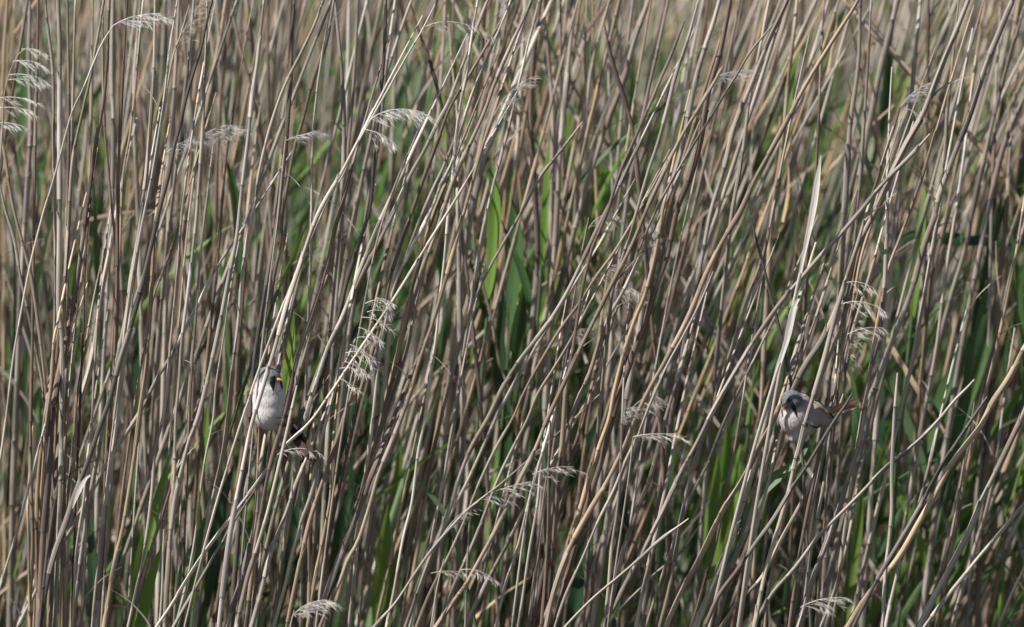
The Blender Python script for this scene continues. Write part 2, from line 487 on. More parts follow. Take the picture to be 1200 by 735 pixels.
# traced stems: width(px) colour depth(m) flags | points of the photograph from the top down
# flags: T real (broken) tip, U / D the stem is lost behind others at its upper / lower end
TR = """
9 s .40 | 9,0 5,60 2,130 -2,200 -8,330
5 t .03 | -6,120 0,147 7,190 16,245 25,280 34,312 40,345 50,420 58,500 D
5 g .05 | -4,190 0,215 6,245 17,282 24,325 34,370 48,440 56,500 64,580 D
5 b .04 | 45,0 44,60 42,130 40,245 39,320 38,400 36,490 36,560 38,640 33,735
9 g .28 | 35,0 34,80 36,150 30,245 24,350 18,500 D
5 g .06 | 53,0 57,40 62,85 63,160 64,245 65,330 64,380 62,450 60,490 56,600 52,700
7 p .02 | 68,0 70,50 70,120 70,245 69,330 69,368 72,392 73,440 72,490 71,560 66,680
6 b .05 | 79,0 80,60 81,133 80,200 79,245 77,300 75,370 77,400 75,470 74,560
6 g .08 | 88,10 86,100 84,160 81,245 79,330 72,470 66,560 60,735
5 t .02 | 122,0 115,40 107,85 98,125 88,170 84,200 81,245 77,320 70,430 D
6 b .06 | 128,0 126,60 122,115 113,165 107,205 102,245 97,280 88,342 80,392 78,430 77,490 75,560 D
7 p .22 | 133,-5 131,80 133,150 131,245 126,330
5 b .07 | 149,0 144,90 140,170 138,245 137,330 134,420 128,510 D
5 b .10 | 122,140 126,190 131,245 135,280 138,330 137,380 132,450 D
4 t .12 | 166,18 158,110 152,160 145,200 142,245 140,300 134,380 D
6 p .02 | 182,-5 181,60 179,110 176,150 172,200 166,245 160,290 153,330 149,365 140,410 130,455 D
4 w .00 | 199,55 193,110 187,150 179,200 170,245 164,275 154,330 146,390 140,450 D
8 k -.01 | 250,-5 240,35 236,55 220,107 210,150 204,172 197,207 187,245 178,285 165,340 151,390 140,425 128,470 117,500 105,535 90,575 76,615 62,655 52,700 46,735
5 p .00 | 243,0 241,60 239,110 237,160 233,215 231,245 227,285 220,345 213,400 210,445 206,490 204,555 200,620 195,735
4.5 p .02 | 219,200 216,225 213,245 210,290 205,350 200,400 197,440 191,490 182,527 178,577 170,640 160,690 150,735
6.5 p -.01 | 310,-5 306,30 302,70 296,110 291,160 286,200 281,245 277,280 268,325 260,368 253,402 245,438 232,490 222,515 213,550 207,575 200,625 196,680 193,735
9 t .30 | 266,-5 257,50 247,100 238,150 226,210 D
6 b .40 | 270,0 282,60 293,95 300,130 312,180 D
7 k .03 | 346,-5 342,40 341,90 338,130 334,180 330,215 327,245 320,288 310,345 303,388 297,430 293,490 289,520 283,577 277,650 273,700 270,735
6 b .08 | 390,8 384,45 375,70 365,100 355,140 346,170 340,200 332,245 328,288 320,328 313,380 310,425 306,480 D
5.5 p .04 | 381,-5 369,28 353,62 333,102 322,132 313,162 303,205 297,245 290,280 283,325 280,370 273,430 267,490 260,540 247,590 240,630 232,690 228,735
4 w .06 | 389,0 380,50 371,110 366,170 365,245 364,310 362,360 D
7 g .10 | 392,-5 397,45 401,90 403,150 403,200 401,245 395,300 D
6.5 w -.035 | 414,176 400,203 385,228 371,255 360,285 345,330 335,360 323,405 310,447 297,490 291,515 284,550 274,600 266,650 256,735
7 b -.022 | 414,190 406,220 398,250 393,265 383,312 370,355 353,405 343,442 333,490 322,525 312,565 305,605 299,640 292,700 288,735
6.5 p -.045 | 348,452 343,475 338,498 330,533 320,575 313,603 301,643 290,677 277,735 T
5.5 g -.01 | 384,322 376,345 369,370 361,400 353,430 347,452 D T
6.5 g .022 | 556,40 547,63 527,117 515,140 498,175 480,207 463,245 447,278 417,338 403,375 380,418 354,490 345,520 333,560 322,600 310,650 298,700 292,735
5.5 b .03 | 602,-5 590,20 550,88 527,127 510,173 497,207 484,245 470,285 457,328 449,370 440,400 425,450 413,500 D
5 w .01 | 593,15 573,63 557,100 543,143 530,190 517,215 508,240 492,272 477,302 463,332 452,378 443,432 437,490 428,560 D
6.5 t .00 | 625,-5 612,25 600,50 580,97 567,133 547,177 533,207 520,245 510,275 497,310 483,355 D
4.5 w .00 | 561,-5 553,43 547,87 540,120 534,167 530,213 526,245 520,312 515,352 512,388 505,438 498,490 490,530 483,587 472,633 462,690 453,735
6 t -.01 | 577,137 563,180 545,245 533,288 520,335 507,378 493,418 480,462 470,490 457,523 443,557 433,593 420,633 407,657 400,677 385,710 375,735
11 p .25 | 588,135 577,160 567,183 553,245 545,300 D
4.5 w -.02 | 545,215 527,245 500,288 467,342 443,378 420,412 400,442 383,467 367,490 350,508 333,523 313,550 293,577 260,620 233,657 200,710 183,735
4.5 g -.02 | 312,555 290,587 267,623 240,670 213,717 203,735
6.5 b .03 | 522,215 510,245 497,288 483,342 473,378 463,432 453,472 447,500 433,540 422,583 410,620 400,645 388,690 380,735
5 g .04 | 520,240 507,278 490,342 480,395 467,442 452,490 446,530 440,570 D
6.5 p .02 | 466,215 452,245 437,278 413,342 400,375 385,405 370,450 358,490 349,540 D
4.5 t .28 | 545,200 553,245 557,295 567,338 577,378 585,425 597,458 605,500 D
9 g .22 | 536,230 538,312 539,378 541,432 543,490 541,545 538,600 D
5 g .03 | 683,143 670,160 657,177 633,207 613,245 590,285 573,315 557,348 547,378 535,420 D T
6 t .40 | 650,325 617,348 580,378 543,412 520,430 500,450
6.5 g .02 | 722,225 712,245 703,262 690,290 667,338 647,372 630,395 607,425 587,458 572,490 553,523 538,560 523,607 505,650 490,690 475,735
5.5 p .04 | 700,290 680,322 647,375 617,425 590,472 580,492 553,553 533,593 513,633 493,683 480,735
4 t .00 | 740,262 720,295 700,322 677,358 657,385 633,425 613,462 602,488 580,527 560,570 543,613 523,657 503,697 488,735
5 g .01 | 680,378 667,402 647,435 630,462 618,492 600,527 583,563 560,623 547,653 527,697 515,735
6 b .00 | 802,25 785,68 777,86 757,133 745,160 733,187 722,215 713,245 700,277 693,295 683,335 677,372 670,418 663,458 660,500 655,560 650,620 D T
6 g .00 | 818,3 812,25 807,43 792,87 782,127 770,170 760,200 747,245 738,275 727,310 717,345 712,390 D T
6.5 t -.02 | 847,78 836,98 827,113 812,138 800,157 787,183 772,215 758,245 740,288 720,328 700,368 683,402 663,445 642,490 627,527 610,560 593,597 580,623 567,647 547,683 533,703 511,735 T
6 g .03 | 795,205 783,232 772,255 750,302 730,342 713,372 703,398 693,432 683,455 673,480 665,510 655,560 D
8 b .04 | 690,470 685,492 672,527 660,580 653,605 640,660 D
9 p .20 | 845,-5 835,30 827,53 813,103 800,170 787,215 777,250 766,300
7.5 s .01 | 780,232 777,245 770,288 757,342 745,372 733,408 720,458 714,490 700,530 687,573 675,613 660,667 647,703 635,735
9 b .025 | 857,-5 845,57 830,110 820,167 808,210 793,247 782,300 770,332 757,375 743,412 727,458 718,490 705,540 692,580 679,625 664,680 650,735
4 g -.01 | 907,28 893,44 880,60 860,93 843,121 827,147 800,190 780,225 765,255 750,290 D T
7.5 g .13 | 925,-5 914,20 903,43 880,100 860,150 850,193 834,245 825,290 815,340 803,400 D
7 t -.02 | 1010,-8 1000,10 987,30 960,73 940,107 923,140 903,177 883,213 869,245 847,282 827,322 815,352 800,385 777,428 760,458 745,490 730,527 710,567 690,600 667,643 650,690 640,735
4 g -.03 | 836,318 829,335 817,362 800,395 780,432 760,478 748,510 733,540 720,573 700,613 683,653 663,697 650,735 T
6.5 g .12 | 792,450 780,490 763,557 747,597 730,647 720,690 707,735
6.5 g -.025 | 1090,157 1075,174 1063,187 1033,217 1010,245 987,272 963,298 940,325 920,348 900,375 880,405 860,438 843,468 831,490 815,522 798,553 773,607 753,647 737,677 719,712 708,735 T
5 g .05 | 915,358 907,375 893,402 877,435 850,490 827,547 810,580 795,620 D
9 g -.01 | 1138,-8 1123,30 1110,60 1097,93 1088,118 1080,137 1063,167 1047,200 1037,222 1027,245 1013,272 1003,290 997,310 988,340 975,375 960,405 950,418 935,445 922,475 D
7 p -.055 | 1003,292 992,325 983,355 975,385 966,420 955,458 944,494 938,520 932,542 923,580 910,625 897,670 884,735
5 t .00 | 1022,250 1008,290 1000,330 990,370 975,410 963,440 955,465 D
9 w .035 | 927,385 922,400 915,420 907,447 898,490 892,512 884,540 877,567 863,613 850,650 830,697 815,735
5 k .04 | 880,255 886,280 893,305 903,345 915,392 922,425 929,458 936,500 941,540 943,590 947,657 950,735 T
7 g .03 | 1040,235 1039,280 1036,345 1030,395 1020,432 1014,472 1007,517 993,563 983,597 967,640 953,677 938,725
9 g .12 | 1190,-8 1170,40 1153,83 1137,133 1120,177 1102,225 1095,255 1083,288 1067,345 1050,388 1030,442 1017,490 1005,540 992,590
8 g .32 | 1203,0 1183,67 1167,127 1153,187 1140,245 1130,295 1113,352 1100,405 1087,452 1083,500 D
7 p .13 | 1100,250 1093,288 1080,365 1067,432 1053,490 1040,550 1025,610 D
6.5 p -.04 | 1052,437 1050,465 1048,490 1045,550 1045,597 1042,633 1038,667 1034,735 T
6 g -.03 | 1142,445 1132,456 1120,468 1100,492 1080,513 1060,530 1033,553 1007,580 980,607 960,627 948,643 930,667 907,693 890,720 880,735 T
9.5 s -.01 | 1215,385 1200,408 1183,442 1163,472 1150,498 1133,520 1113,547 1097,577 1078,610 1057,647 1033,680 1013,703 993,735
6 k -.05 | 1157,465 1148,478 1140,490 1120,520 1103,547 1087,577 1067,613 1047,647 1033,670 1017,700 1000,735 T
8 p -.02 | 1225,430 1210,460 1197,490 1183,520 1167,553 1150,587 1137,620 1120,653 1100,690 1077,735
6 p .00 | 1225,558 1200,590 1173,623 1147,653 1123,683 1107,703 1083,735
5 t .02 | 1212,640 1200,667 1187,693 1170,735
8 t .01 | 912,478 908,490 897,510 880,543 867,567 850,593 833,627 817,660 800,690 780,735
9 g .05 | 920,470 913,492 900,533 887,580 877,613 860,657 843,687 828,735
6 k -.065 | 999,461 990,476 980,490 963,517 943,550 927,573 907,607 883,640 863,670 843,697 826,735 T
6 b .00 | 968,500 963,520 953,567 943,617 937,650 930,697 925,735
5 p .01 | 976,490 975,503 967,557 960,597 952,633 946,680 D
7 p .01 | 905,545 900,567 890,603 883,633 877,670 870,707 866,735
6 p .03 | 952,560 940,587 913,637 893,677 867,703 845,735
6 t -.03 | 898,712 897,724 896,740 T
4.8 p -.04 | 807,608 795,617 773,633 747,657 720,680 693,703 662,735 T
4 g .10 | 822,612 797,648 770,670 750,690 730,710 710,735 T
5.5 g .02 | 830,495 823,513 807,563 800,600 790,657 783,697 773,735
4.5 g -.03 | 729,490 728,520 727,557 723,600 717,640 713,690 708,735
5 w .00 | 640,515 630,550 617,600 607,640 593,683 580,735
4.5 p .02 | 636,530 633,553 630,590 620,647 613,697 607,735
6.5 g .06 | 625,580 613,600 597,633 577,670 557,710 545,735
4 p -.03 | 587,567 570,580 553,593 533,613 507,643 483,677 463,707 438,735
3.5 g -.02 | 550,612 547,673 545,735 T
4.5 b -.02 | 645,493 644,520 643,557 642,623 638,690 634,735 T
6.5 s .00 | 183,250 180,288 177,345 174,388 171,432 163,490 158,530 150,583 143,623 133,663 127,703 122,735
6 p .03 | 283,270 273,285 253,315 233,355 217,385 200,418 183,445 163,485 133,530 107,577 85,617 60,660 D
4 b -.01 | 232,340 231,355 228,392 225,432 222,490 219,560 D T
4 t .05 | 216,240 210,265 193,312 180,348 172,390 D
6 s -.01 | 66,385 63,402 60,452 55,490 50,560 D
9 p .15 | 135,255 130,288 120,338 115,378 107,425 97,462 90,490 84,560 D
4 k .06 | 103,260 100,312 98,378 95,445 93,490 90,560 D
4 p .02 | 114,372 113,392 110,440 108,490 104,560
6.5 p .04 | 155,345 152,378 143,438 138,490 130,540 123,590 117,657 113,735
6 b .02 | 52,490 50,510 44,573 43,640 45,735
11 b .00 | 63,470 60,490 55,573 50,640 46,735
7 k .015 | 73,480 72,500 70,557 65,590 58,650 D
6 k -.03 | 63,593 60,615 55,650 46,735 T
6 t .04 | 76,520 75,550 75,657 75,735
5 s .02 | 32,600 33,623 35,735
4 w -.01 | 52,500 38,555 33,573 20,623 0,687 -14,735
4 p -.01 | 100,560 98,587 90,640 87,690 85,735
5 t .05 | 92,455 88,490 85,540 80,577 70,640 D
4 p .03 | 268,350 263,388 253,452 250,490 240,540 233,590 227,640 217,690 205,735
6 b .01 | 207,550 200,573 187,613 173,657 160,703 152,735
4 p -.01 | 192,620 190,690 187,735 T
8.5 g .01 | 306,540 303,560 300,610 293,640 283,680 265,735
5 s .05 | 308,470 305,500 301,580 299,640 295,735
5 t .06 | 321,480 318,505 314,540 308,620 D
7 p .01 | 358,540 347,567 333,607 317,647 307,690 295,735
6 p .00 | 410,360 403,400 393,450 383,490 373,530 367,573 353,610 343,647 333,690 321,735
6 t .00 | 443,340 430,400 413,458 400,500 383,550 367,597 357,635 345,690
5 s .02 | 390,520 388,550 387,583 380,623 370,673 360,735
6 t .04 | 362,610 362,660 362,735
10 k .00 | 440,545 430,570 417,607 400,650 383,697 372,735
6 k .07 | 452,-5 450,67 443,133 437,200 433,245 420,288 407,328 398,365 385,410 372,460 D
7 p .20 | 484,-5 467,43 453,87 440,140 D
5.5 b .22 | 478,-5 493,43 507,83 517,123 527,167 533,210
3.2 g -.02 | 497,130 487,160 470,200 453,245 440,290 430,340 T
5 g .15 | 532,165 520,195 508,220 495,250 480,290 D
8 b .30 | 634,-5 626,60 622,117 623,167 628,245 630,295 627,345 622,395 612,460 D
8 p .32 | 675,-5 667,67 660,133 655,200 653,245 648,320
6 b .38 | 657,-5 657,67 658,120 660,200
6 s .36 | 688,-5 685,70 683,120 673,170 660,240
7 g .33 | 636,0 646,100 648,150 646,240
7 b .16 | 708,28 714,60 723,90 737,133 743,165 748,210 T
7 g .34 | 716,-5 703,40 693,80 686,140
9 g .33 | 762,-5 743,50 730,97 713,140 693,200 680,245
9 g .22 | 1008,0 1007,60 1003,100 997,140 993,190 990,245 985,320
5 g .15 | 1021,0 1017,77 1012,150 1008,213 1003,270 D
11 g .33 | 1053,-5 1040,50 1030,90 1018,150
9 s .42 | 1015,30 1027,43 1047,63 1080,100 1107,130 1150,173 1170,200
6 t .18 | 1124,-5 1117,67 1110,133 1107,187 1100,245 D
4 k .00 | 1055,125 1048,150 1040,173 1027,213 1017,245 1008,280 D T
5 t .07 | 1098,150 1093,165 1083,200 1067,245 1055,278 1040,318 1030,370
8 g .30 | 1212,90 1200,115 1187,143 1173,183 1160,240
6 g .33 | 1165,170 1162,245 1160,345 1157,445 1150,520
11 b .34 | 1180,240 1177,278 1167,362 1163,432 1158,500
4 t .01 | 1035,228 1017,275 1007,312 997,368 987,412 980,475 D
8 p .28 | 210,-5 207,60 203,130 200,200
7 p .25 | 165,-5 160,60 157,130 160,210
6 g .14 | 228,-5 222,60 214,130 206,200 198,270 D
5 b .16 | 270,150 262,210 257,280 250,350 242,430 D
7 t .25 | 290,250 286,320 280,400 276,470 D
6 g .20 | 420,-5 417,60 412,130 405,210
7 g .18 | 455,60 447,130 440,190 430,250 D
5 p .12 | 610,90 596,150 580,210 566,270 556,330 D
7 g .24 | 770,60 757,120 745,180 733,245 727,300
6 g .16 | 890,60 878,120 870,180 858,250 850,320 D
7 t .26 | 930,40 922,110 916,180 905,250 900,330
6 b .18 | 960,120 957,190 950,260 945,330 D
8 p .24 | 1075,40 1068,110 1058,190 1050,260
6 p .20 | 1130,180 1120,250 1107,330 1097,410 1080,500 D
5 g .05 | 905,250 897,290 880,340 860,400 840,460 D
5 t .06 | 960,360 946,400 935,430 925,460 D
6 p .08 | 1020,320 1005,370 990,420 980,460 D
5 b .03 | 870,470 862,520 850,580 838,640 820,700 D
6 p .08 | 780,570 770,620 756,680 745,735
6 t .07 | 490,500 480,550 466,610 455,670 440,735
5 p .05 | 530,500 520,560 508,620 496,680 D
6 g .09 | 585,600 572,650 560,700 550,735
6 g .10 | 1000,600 990,650 975,700 962,735
6 p .09 | 1090,540 1077,590 1060,640 1045,700 1038,735
7 g .13 | 1170,520 1160,580 1143,640 1125,700 1115,735
5 b .06 | 1120,600 1110,650 1095,700 1085,735
6 t .11 | 1190,300 1178,360 1165,420 1150,480 D
"""
LINES = []
for ln in TR.strip().splitlines():
    head, tail = ln.split('|')
    h = head.split()
    tk = tail.split()
    pts = [tuple(float(a) for a in t.split(',')) for t in tk if ',' in t]
    fl = ''.join(t for t in tk if ',' not in t)
    LINES.append((float(h[0]), h[1], float(h[2]), fl, pts))

TRACED = []
for i, (wp, c, d, fl, pts) in enumerate(LINES):
    n = len(pts)
    if d >= .12: d *= 1.35
    lean_y = random.uniform(-0.02, 0.05) if d > 0.0 else 0.0
    if pts[0][1] > 6 and 'T' not in fl:
        fl += 'U'
    P = [w(x, y, d + lean_y * (y / 735.0 - 0.5)) for x, y in pts]
    if 'D' in fl: P[-1] = w(pts[-1][0], pts[-1][1], d + 0.03)
    TRACED.append(make_reed(P, wp * (1 + 0.0 * d), c, fl))


# ---- seed plumes of the traced stems: start px, direction, side, length px, droop, branches, branch length px
def add_plume(near, start, dv, sv, lpx, droop, nb, bl, d, tint=(0.74, 0.70, 0.64), dense=1.0, hair=1.0):
    t = TRACED[near]
    mb = MB()
    dv = np.array([dv[0], 0.0, -dv[1]]); sv = np.array([sv[0], 0.0, -sv[1]])
    tint = np.minimum(np.array(tint) * 1.25, .84); nb = max(4, int(nb * .85))
    plume(mb, w(start[0], start[1], d), dv, sv, lpx * S, droop * .8, int(nb * 1.0), bl * S * 1.15, jit(tint, .04), dense * 1.15, hair)
    mb.build("seed_head", M_PLUME, t['root'])
    t['plume'] = True


def find(x, y):
    best, bi = 1e9, 0
    for i, t in enumerate(TRACED):
        dd = np.min(np.hypot(t['scr'][:, 0] - x, t['scr'][:, 1] - y) + (200 if t['flags'].count('T') == 0 and False else 0))
        if dd < best: best, bi = dd, i
    return bi


# stems that exist for their plume
def plume_reed(pts, wpx, c, d):
    P = [w(x, y, d) for x, y in pts]
    r = make_reed(P, wpx, c, 'T')
    TRACED.append(r)
    return len(TRACED) - 1


k = plume_reed([(133, 30), (120, 50), (108, 78), (97, 105), (85, 130), (75, 165), (67, 195), (57, 230), (52, 245), (35, 312), (20, 392), (14, 430), (7, 490), (0, 540), (-15, 620)], 3.4, 'w', -.03)
add_plume(k, (133, 30), (1.0, -0.75), (1, .35), 60, 1.1, 26, 26, -.03)
TRACED[k]['label'] = 'thin pale reed arching over at its tip into a drooping plume near the top edge'
k = plume_reed([(4, 120), (2, 160), (-3, 220), (-10, 300), (-20, 420), (-30, 560), (-36, 735)], 3.4, 'p', -.04)
for (sx, sy, L_) in ((28, 58, 26), (18, 72, 36), (14, 88, 38), (12, 94, 40), (2, 115, 42), (0, 127, 44), (-4, 145, 36)):
    add_plume(k, (sx - 3, sy), (1, -.22), (1, .6), L_, .9, 9, 15, -.04, (0.70, 0.67, 0.62), 1.2, .7)
mb = MB(); tube(mb, smooth_line([w(3, 125, -.04), w(8, 95, -.04), (w(20, 66, -.04)), w(34, 55, -.04)], .004), .0006, PAL['p'], 5)
mb.build("seed_head", M_PLUME, TRACED[k]['root'])
TRACED[k]['label'] = 'reed at the picture edge with a comb of shining white tufts'
k = plume_reed([(510, 5), (495, 35), (480, 60), (465, 86), (452, 110), (435, 140), (416, 174), (402, 205), (388, 228), (372, 262)], 3.2, 'w', -.028)
add_plume(k, (434, 140), (1, -.9), (1, .45), 66, 1.5, 34, 26, -.03, (0.72, 0.69, 0.64), 1.3, .8)
add_plume(k, (428, 152), (.7, .1), (.3, 1), 40, .6, 14, 14, -.03, (0.72, 0.69, 0.64), 1.2, .8)
add_plume(k, (497, 32), (1, -.62), (1, .7), 90, 1.9, 12, 16, -.02, (0.55, 0.5, 0.44), .8, .8)
TRACED[k]['label'] = 'slim reed crossing the white brush plume and bending over into a thin arched head'
k = plume_reed([(222, 5), (212, 40), (204, 62), (198, 90), (190, 140), (178, 205), (168, 255), (156, 330)], 3.0, 'p', .01)
add_plume(k, (207, 55), (.35, -1), (1, -.1), 75, .5, 30, 24, .02, (0.5, 0.46, 0.42), 1.0, 1.1)
TRACED[k]['label'] = 'thin upright reed with a loose wispy head reaching the top edge'
i = find(350, 510)
add_plume(i, (325, 533), (1, -.75), (1, .5), 50, 1.4, 9, 15, -.03, (0.66, 0.62, 0.57))
for (x_, y_, a_, b_, L_) in ((430, 366, .9, -.5, 34), (428, 356, .8, -.6, 34), (424, 372, .9, -.1, 36), (420, 384, .9, .1, 30), (418, 396, .8, -.3, 30), (410, 404, .9, .2, 34), (405, 414, .9, -.4, 38),
                             (404, 424, .8, .1, 30), (398, 432, .9, -.3, 34), (398, 444, .8, .2, 24), (440, 350, .9, -.2, 22), (412, 416, .2, .9, 26), (424, 408, .3, .9, 28)):
    add_plume(i, (x_, y_), (a_, b_), (.6, .5), L_, 1.5, 5, 13, -.03 + random.uniform(-.008, .01), (0.64, 0.60, 0.56), .9, 1.7)
TRACED[i]['label'] = 'long thin slanting reed with a scruffy feathered tuft midway, ending low behind the bird'
i = find(577, 140)
add_plume(i, (579, 136), (.35, -1), (1, -.2), 66, 1.2, 20, 22, -.01, (0.42, 0.40, 0.36))
TRACED[i]['label'] = 'tan reed topped by a curled grey tuft near the upper middle'
k = plume_reed([(337, 225), (334, 190), (338, 172), (335, 160), (331, 200), (325, 260), (316, 330)][3:] , 3, 'g', .0)
add_plume(k, (335, 165), (1, -.55), (1, .2), 44, .8, 14, 16, .0, (0.55, 0.52, 0.48))
TRACED[k]['label'] = 'small grey tuft pointing sideways from the dark reed above the white-bellied bird'
for (x, y, L_, dd, nb_) in ((232, 165, 45, .12, 24), (250, 168, 40, .14, 20), (195, 180, 40, .16, 16)):
    k = plume_reed([(x, y), (x - 7, y + 60), (x - 15, y + 130), (x - 26, y + 260)], 3, 'p', dd)
    add_plume(k, (x, y), (.7, -.9), (1, .1), L_, 1.2, nb_, 18, dd, (0.55, 0.53, 0.50))
    TRACED[k]['label'] = {232: 'faint reed whose fuzzy head hangs between two green gaps', 250: 'fuzzy plume on a faint reed just beside the long dark leaning stem', 195: 'hazy low plume tucked behind the pair of pale upright reeds'}[x]
i = find(1055, 125)
add_plume(i, (1055, 126), (.55, -1), (1, -.1), 46, 1.0, 22, 20, .0, (0.50, 0.47, 0.45))
add_plume(i, (1062, 128), (.9, .1), (.5, 1), 22, .9, 8, 14, .0, (0.50, 0.47, 0.45))
TRACED[i]['label'] = 'dark slender reed with a curled tuft leaning on the stout leaning stem'
i = find(1000, 345)
for (sx, sy, L_) in ((990, 332, 42), (988, 356, 60), (993, 392, 44)):
    add_plume(i, (sx, sy), (1, -.45) if sy < 380 else (1, -.6), (.8, .9), L_, 1.6 if sy < 380 else .7, 10, 16, -.02, (0.66, 0.62, 0.57), .9, .7)
add_plume(i, (992, 425), (.15, -1), (.2, .5), 60, .3, 22, 14, .0, (0.45, 0.41, 0.37))
TRACED[i]['label'] = 'tan wiry reed carrying hooked silver sprays above the orange-tailed bird'
k = plume_reed([(742, 512), (738, 550), (731, 600), (722, 660), (712, 735)], 3.2, 'g', -.04)
add_plume(k, (742, 512), (.9, -.25), (1, .25), 58, .9, 14, 20, -.04, (0.68, 0.65, 0.6), 1.2, .7)
add_plume(k, (738, 485), (.3, -1), (.6, .2), 38, 1.4, 20, 22, -.02, (0.5, 0.46, 0.42), 1, 1.4)
add_plume(k, (728, 505), (-.1, -1), (.6, .2), 30, .8, 20, 22, -.02, (0.45, 0.42, 0.38), 1, 1.4)
TRACED[k]['label'] = 'thin upright reed with a bright forward-pointing tuft over green growth'
i = find(600, 560)
k = find(587, 567)
add_plume(k, (560, 588), (1, -.7), (1, .35), 70, .6, 18, 26, -.03, (0.6, 0.57, 0.53), .8, .7)
add_plume(k, (520, 625), (.6, -1), (.6, .1), 40, .5, 8, 18, -.03, (0.5, 0.48, 0.42), .7, .7)
TRACED[k]['label'] = 'low slanting reed with a sparse open spray of fine threads'
k = plume_reed([(628, 548), (622, 580), (612, 640), (600, 735)], 3, 'p', -.02)
add_plume(k, (624, 556), (.9, -.5), (1, .3), 50, .9, 12, 20, -.02, (0.58, 0.55, 0.5), .8)
TRACED[k]['label'] = 'pale reed with a short wispy head beside the thin dark upright stem'
k = plume_reed([(345, 715), (340, 735), (334, 770)], 3, 'p', -.05)
add_plume(k, (342, 724), (.55, -1), (1, .1), 48, 1.5, 34, 24, -.05, (0.66, 0.63, 0.58), 1.1)
TRACED[k]['label'] = 'bushy drooping plume rising from below the bottom edge beneath the white-bellied bird'
k = plume_reed([(944, 700), (940, 718), (932, 745)], 3, 'p', -.05)
add_plume(k, (938, 712), (.9, -.6), (1, .3), 56, 1.0, 18, 20, -.05, (0.62, 0.59, 0.55), 1.1, .7)
add_plume(k, (955, 708), (1, .05), (.5, 1), 20, .8, 6, 10, -.05, (0.62, 0.59, 0.55), 1.1, .7)
TRACED[k]['label'] = 'small silvery plume low down beneath the orange-tailed bird'
k = plume_reed([(690, 255), (684, 285), (676, 330), (664, 400)], 3, 'g', .10)
add_plume(k, (692, 330), (.4, -1), (1, .2), 50, 1.8, 30, 24, .1, (0.42, 0.37, 0.33), 1, 1.5)
add_plume(k, (712, 345), (.6, -.9), (.8, .7), 42, 2.0, 26, 24, .08, (0.48, 0.44, 0.40), 1, 1.5)
add_plume(k, (690, 268), (.4, -1), (.8, .4), 40, 1.4, 16, 20, .1, (0.55, 0.52, 0.46), 1, 1.2)
TRACED[k]['label'] = 'tangled brownish fluffy head caught between crossing grey reeds'
k = plume_reed([(668, 395), (662, 430), (655, 480), (646, 540)], 3, 'g', .09)
add_plume(k, (655, 400), (.6, -.8), (1, .3), 40, 1.2, 24, 20, .1, (0.42, 0.38, 0.35), 1, 1.5)
TRACED[k]['label'] = 'fuzzy grey head half hidden below the tangled brownish one'
k = plume_reed([(520, 655), (512, 690), (505, 735)], 2.6, 'p', -.03)
add_plume(k, (540, 668), (.8, -.2), (.7, 1), 46, 1.3, 10, 16, -.03, (0.66, 0.63, 0.58), .8)
add_plume(k, (505, 672), (1, -.3), (1, .3), 36, .8, 8, 14, -.03, (0.5, 0.48, 0.42), .8)
TRACED[k]['label'] = 'short thread-fine reed with two hooked sprays near the bottom edge'
k = plume_reed([(833, 95), (826, 140), (816, 200), (800, 270)], 3, 'p', .2)
add_plume(k, (833, 95), (.8, -.7), (1, .1), 40, 1.2, 22, 20, .2, (0.5, 0.46, 0.44))
TRACED[k]['label'] = 'blurred lilac-grey tuft behind the thin stem that ends alone near the top'


# flat papery leaf blades that stand free
def blade(root_of, pts, wid, d, c, side=(1, -0.45, 0), name="dead_leaf"):
    P = smooth_line([w(x, y, d) for x, y in pts], .006)
    t = np.linspace(0, 1, len(P))
    hw = np.interp(t, np.linspace(0, 1, len(wid)), wid) * S * 0.5
    mb = MB(); strip(mb, P, hw, np.array(side, float), jit(c, .04), random.random() * 9, 0.35, 7)
    return mb.build(name, M_DEAD, root_of)


def reed_like_leaf(pts, wid, d, c, label):
    low = ray_down([w(*pts[-2], d), w(*pts[-1], d)], 0.6, 0)
    root = bpy.data.objects.new("dry_leaf_stalk", None); COL.objects.link(root)
    root.location = low[-1]
    blade(root, pts, wid, d, c)
    mb = MB(); P = smooth_line([w(*pts[-2], d)] + [w(*pts[-1], d)] + low, .02)
    tube(mb, P, wid[-1] * S * .5 + np.linspace(0, .0012, len(P)), jit(PAL['p']), 8, 3.0)
    mb.build("stalk", M_STALK, root)
    root['label'] = label; root['category'] = 'dry leaf'


reed_like_leaf([(962, 182), (959, 205), (955, 235), (950, 262), (944, 290), (938, 320), (931, 352)], [1, 7, 8.5, 7, 5, 4, 4], -.04, (0.60, 0.58, 0.54), 'flat white papery leaf blade standing upright, pointed end reaching highest of the two')
reed_like_leaf([(936, 350), (930, 362), (927, 378), (922, 400), (914, 425), (906, 450)], [3, 8.5, 8, 6, 5, 4], -.05, (0.56, 0.53, 0.50), 'short spoon-ended white leaf blade just above the head of the orange-tailed bird')
blade(TRACED[find(110, 517)]['root'], [(106, 557), (101, 561), (96, 569), (90, 582), (85, 596)], [2, 5, 6, 4, 1], -.022, (0.60, 0.56, 0.50))


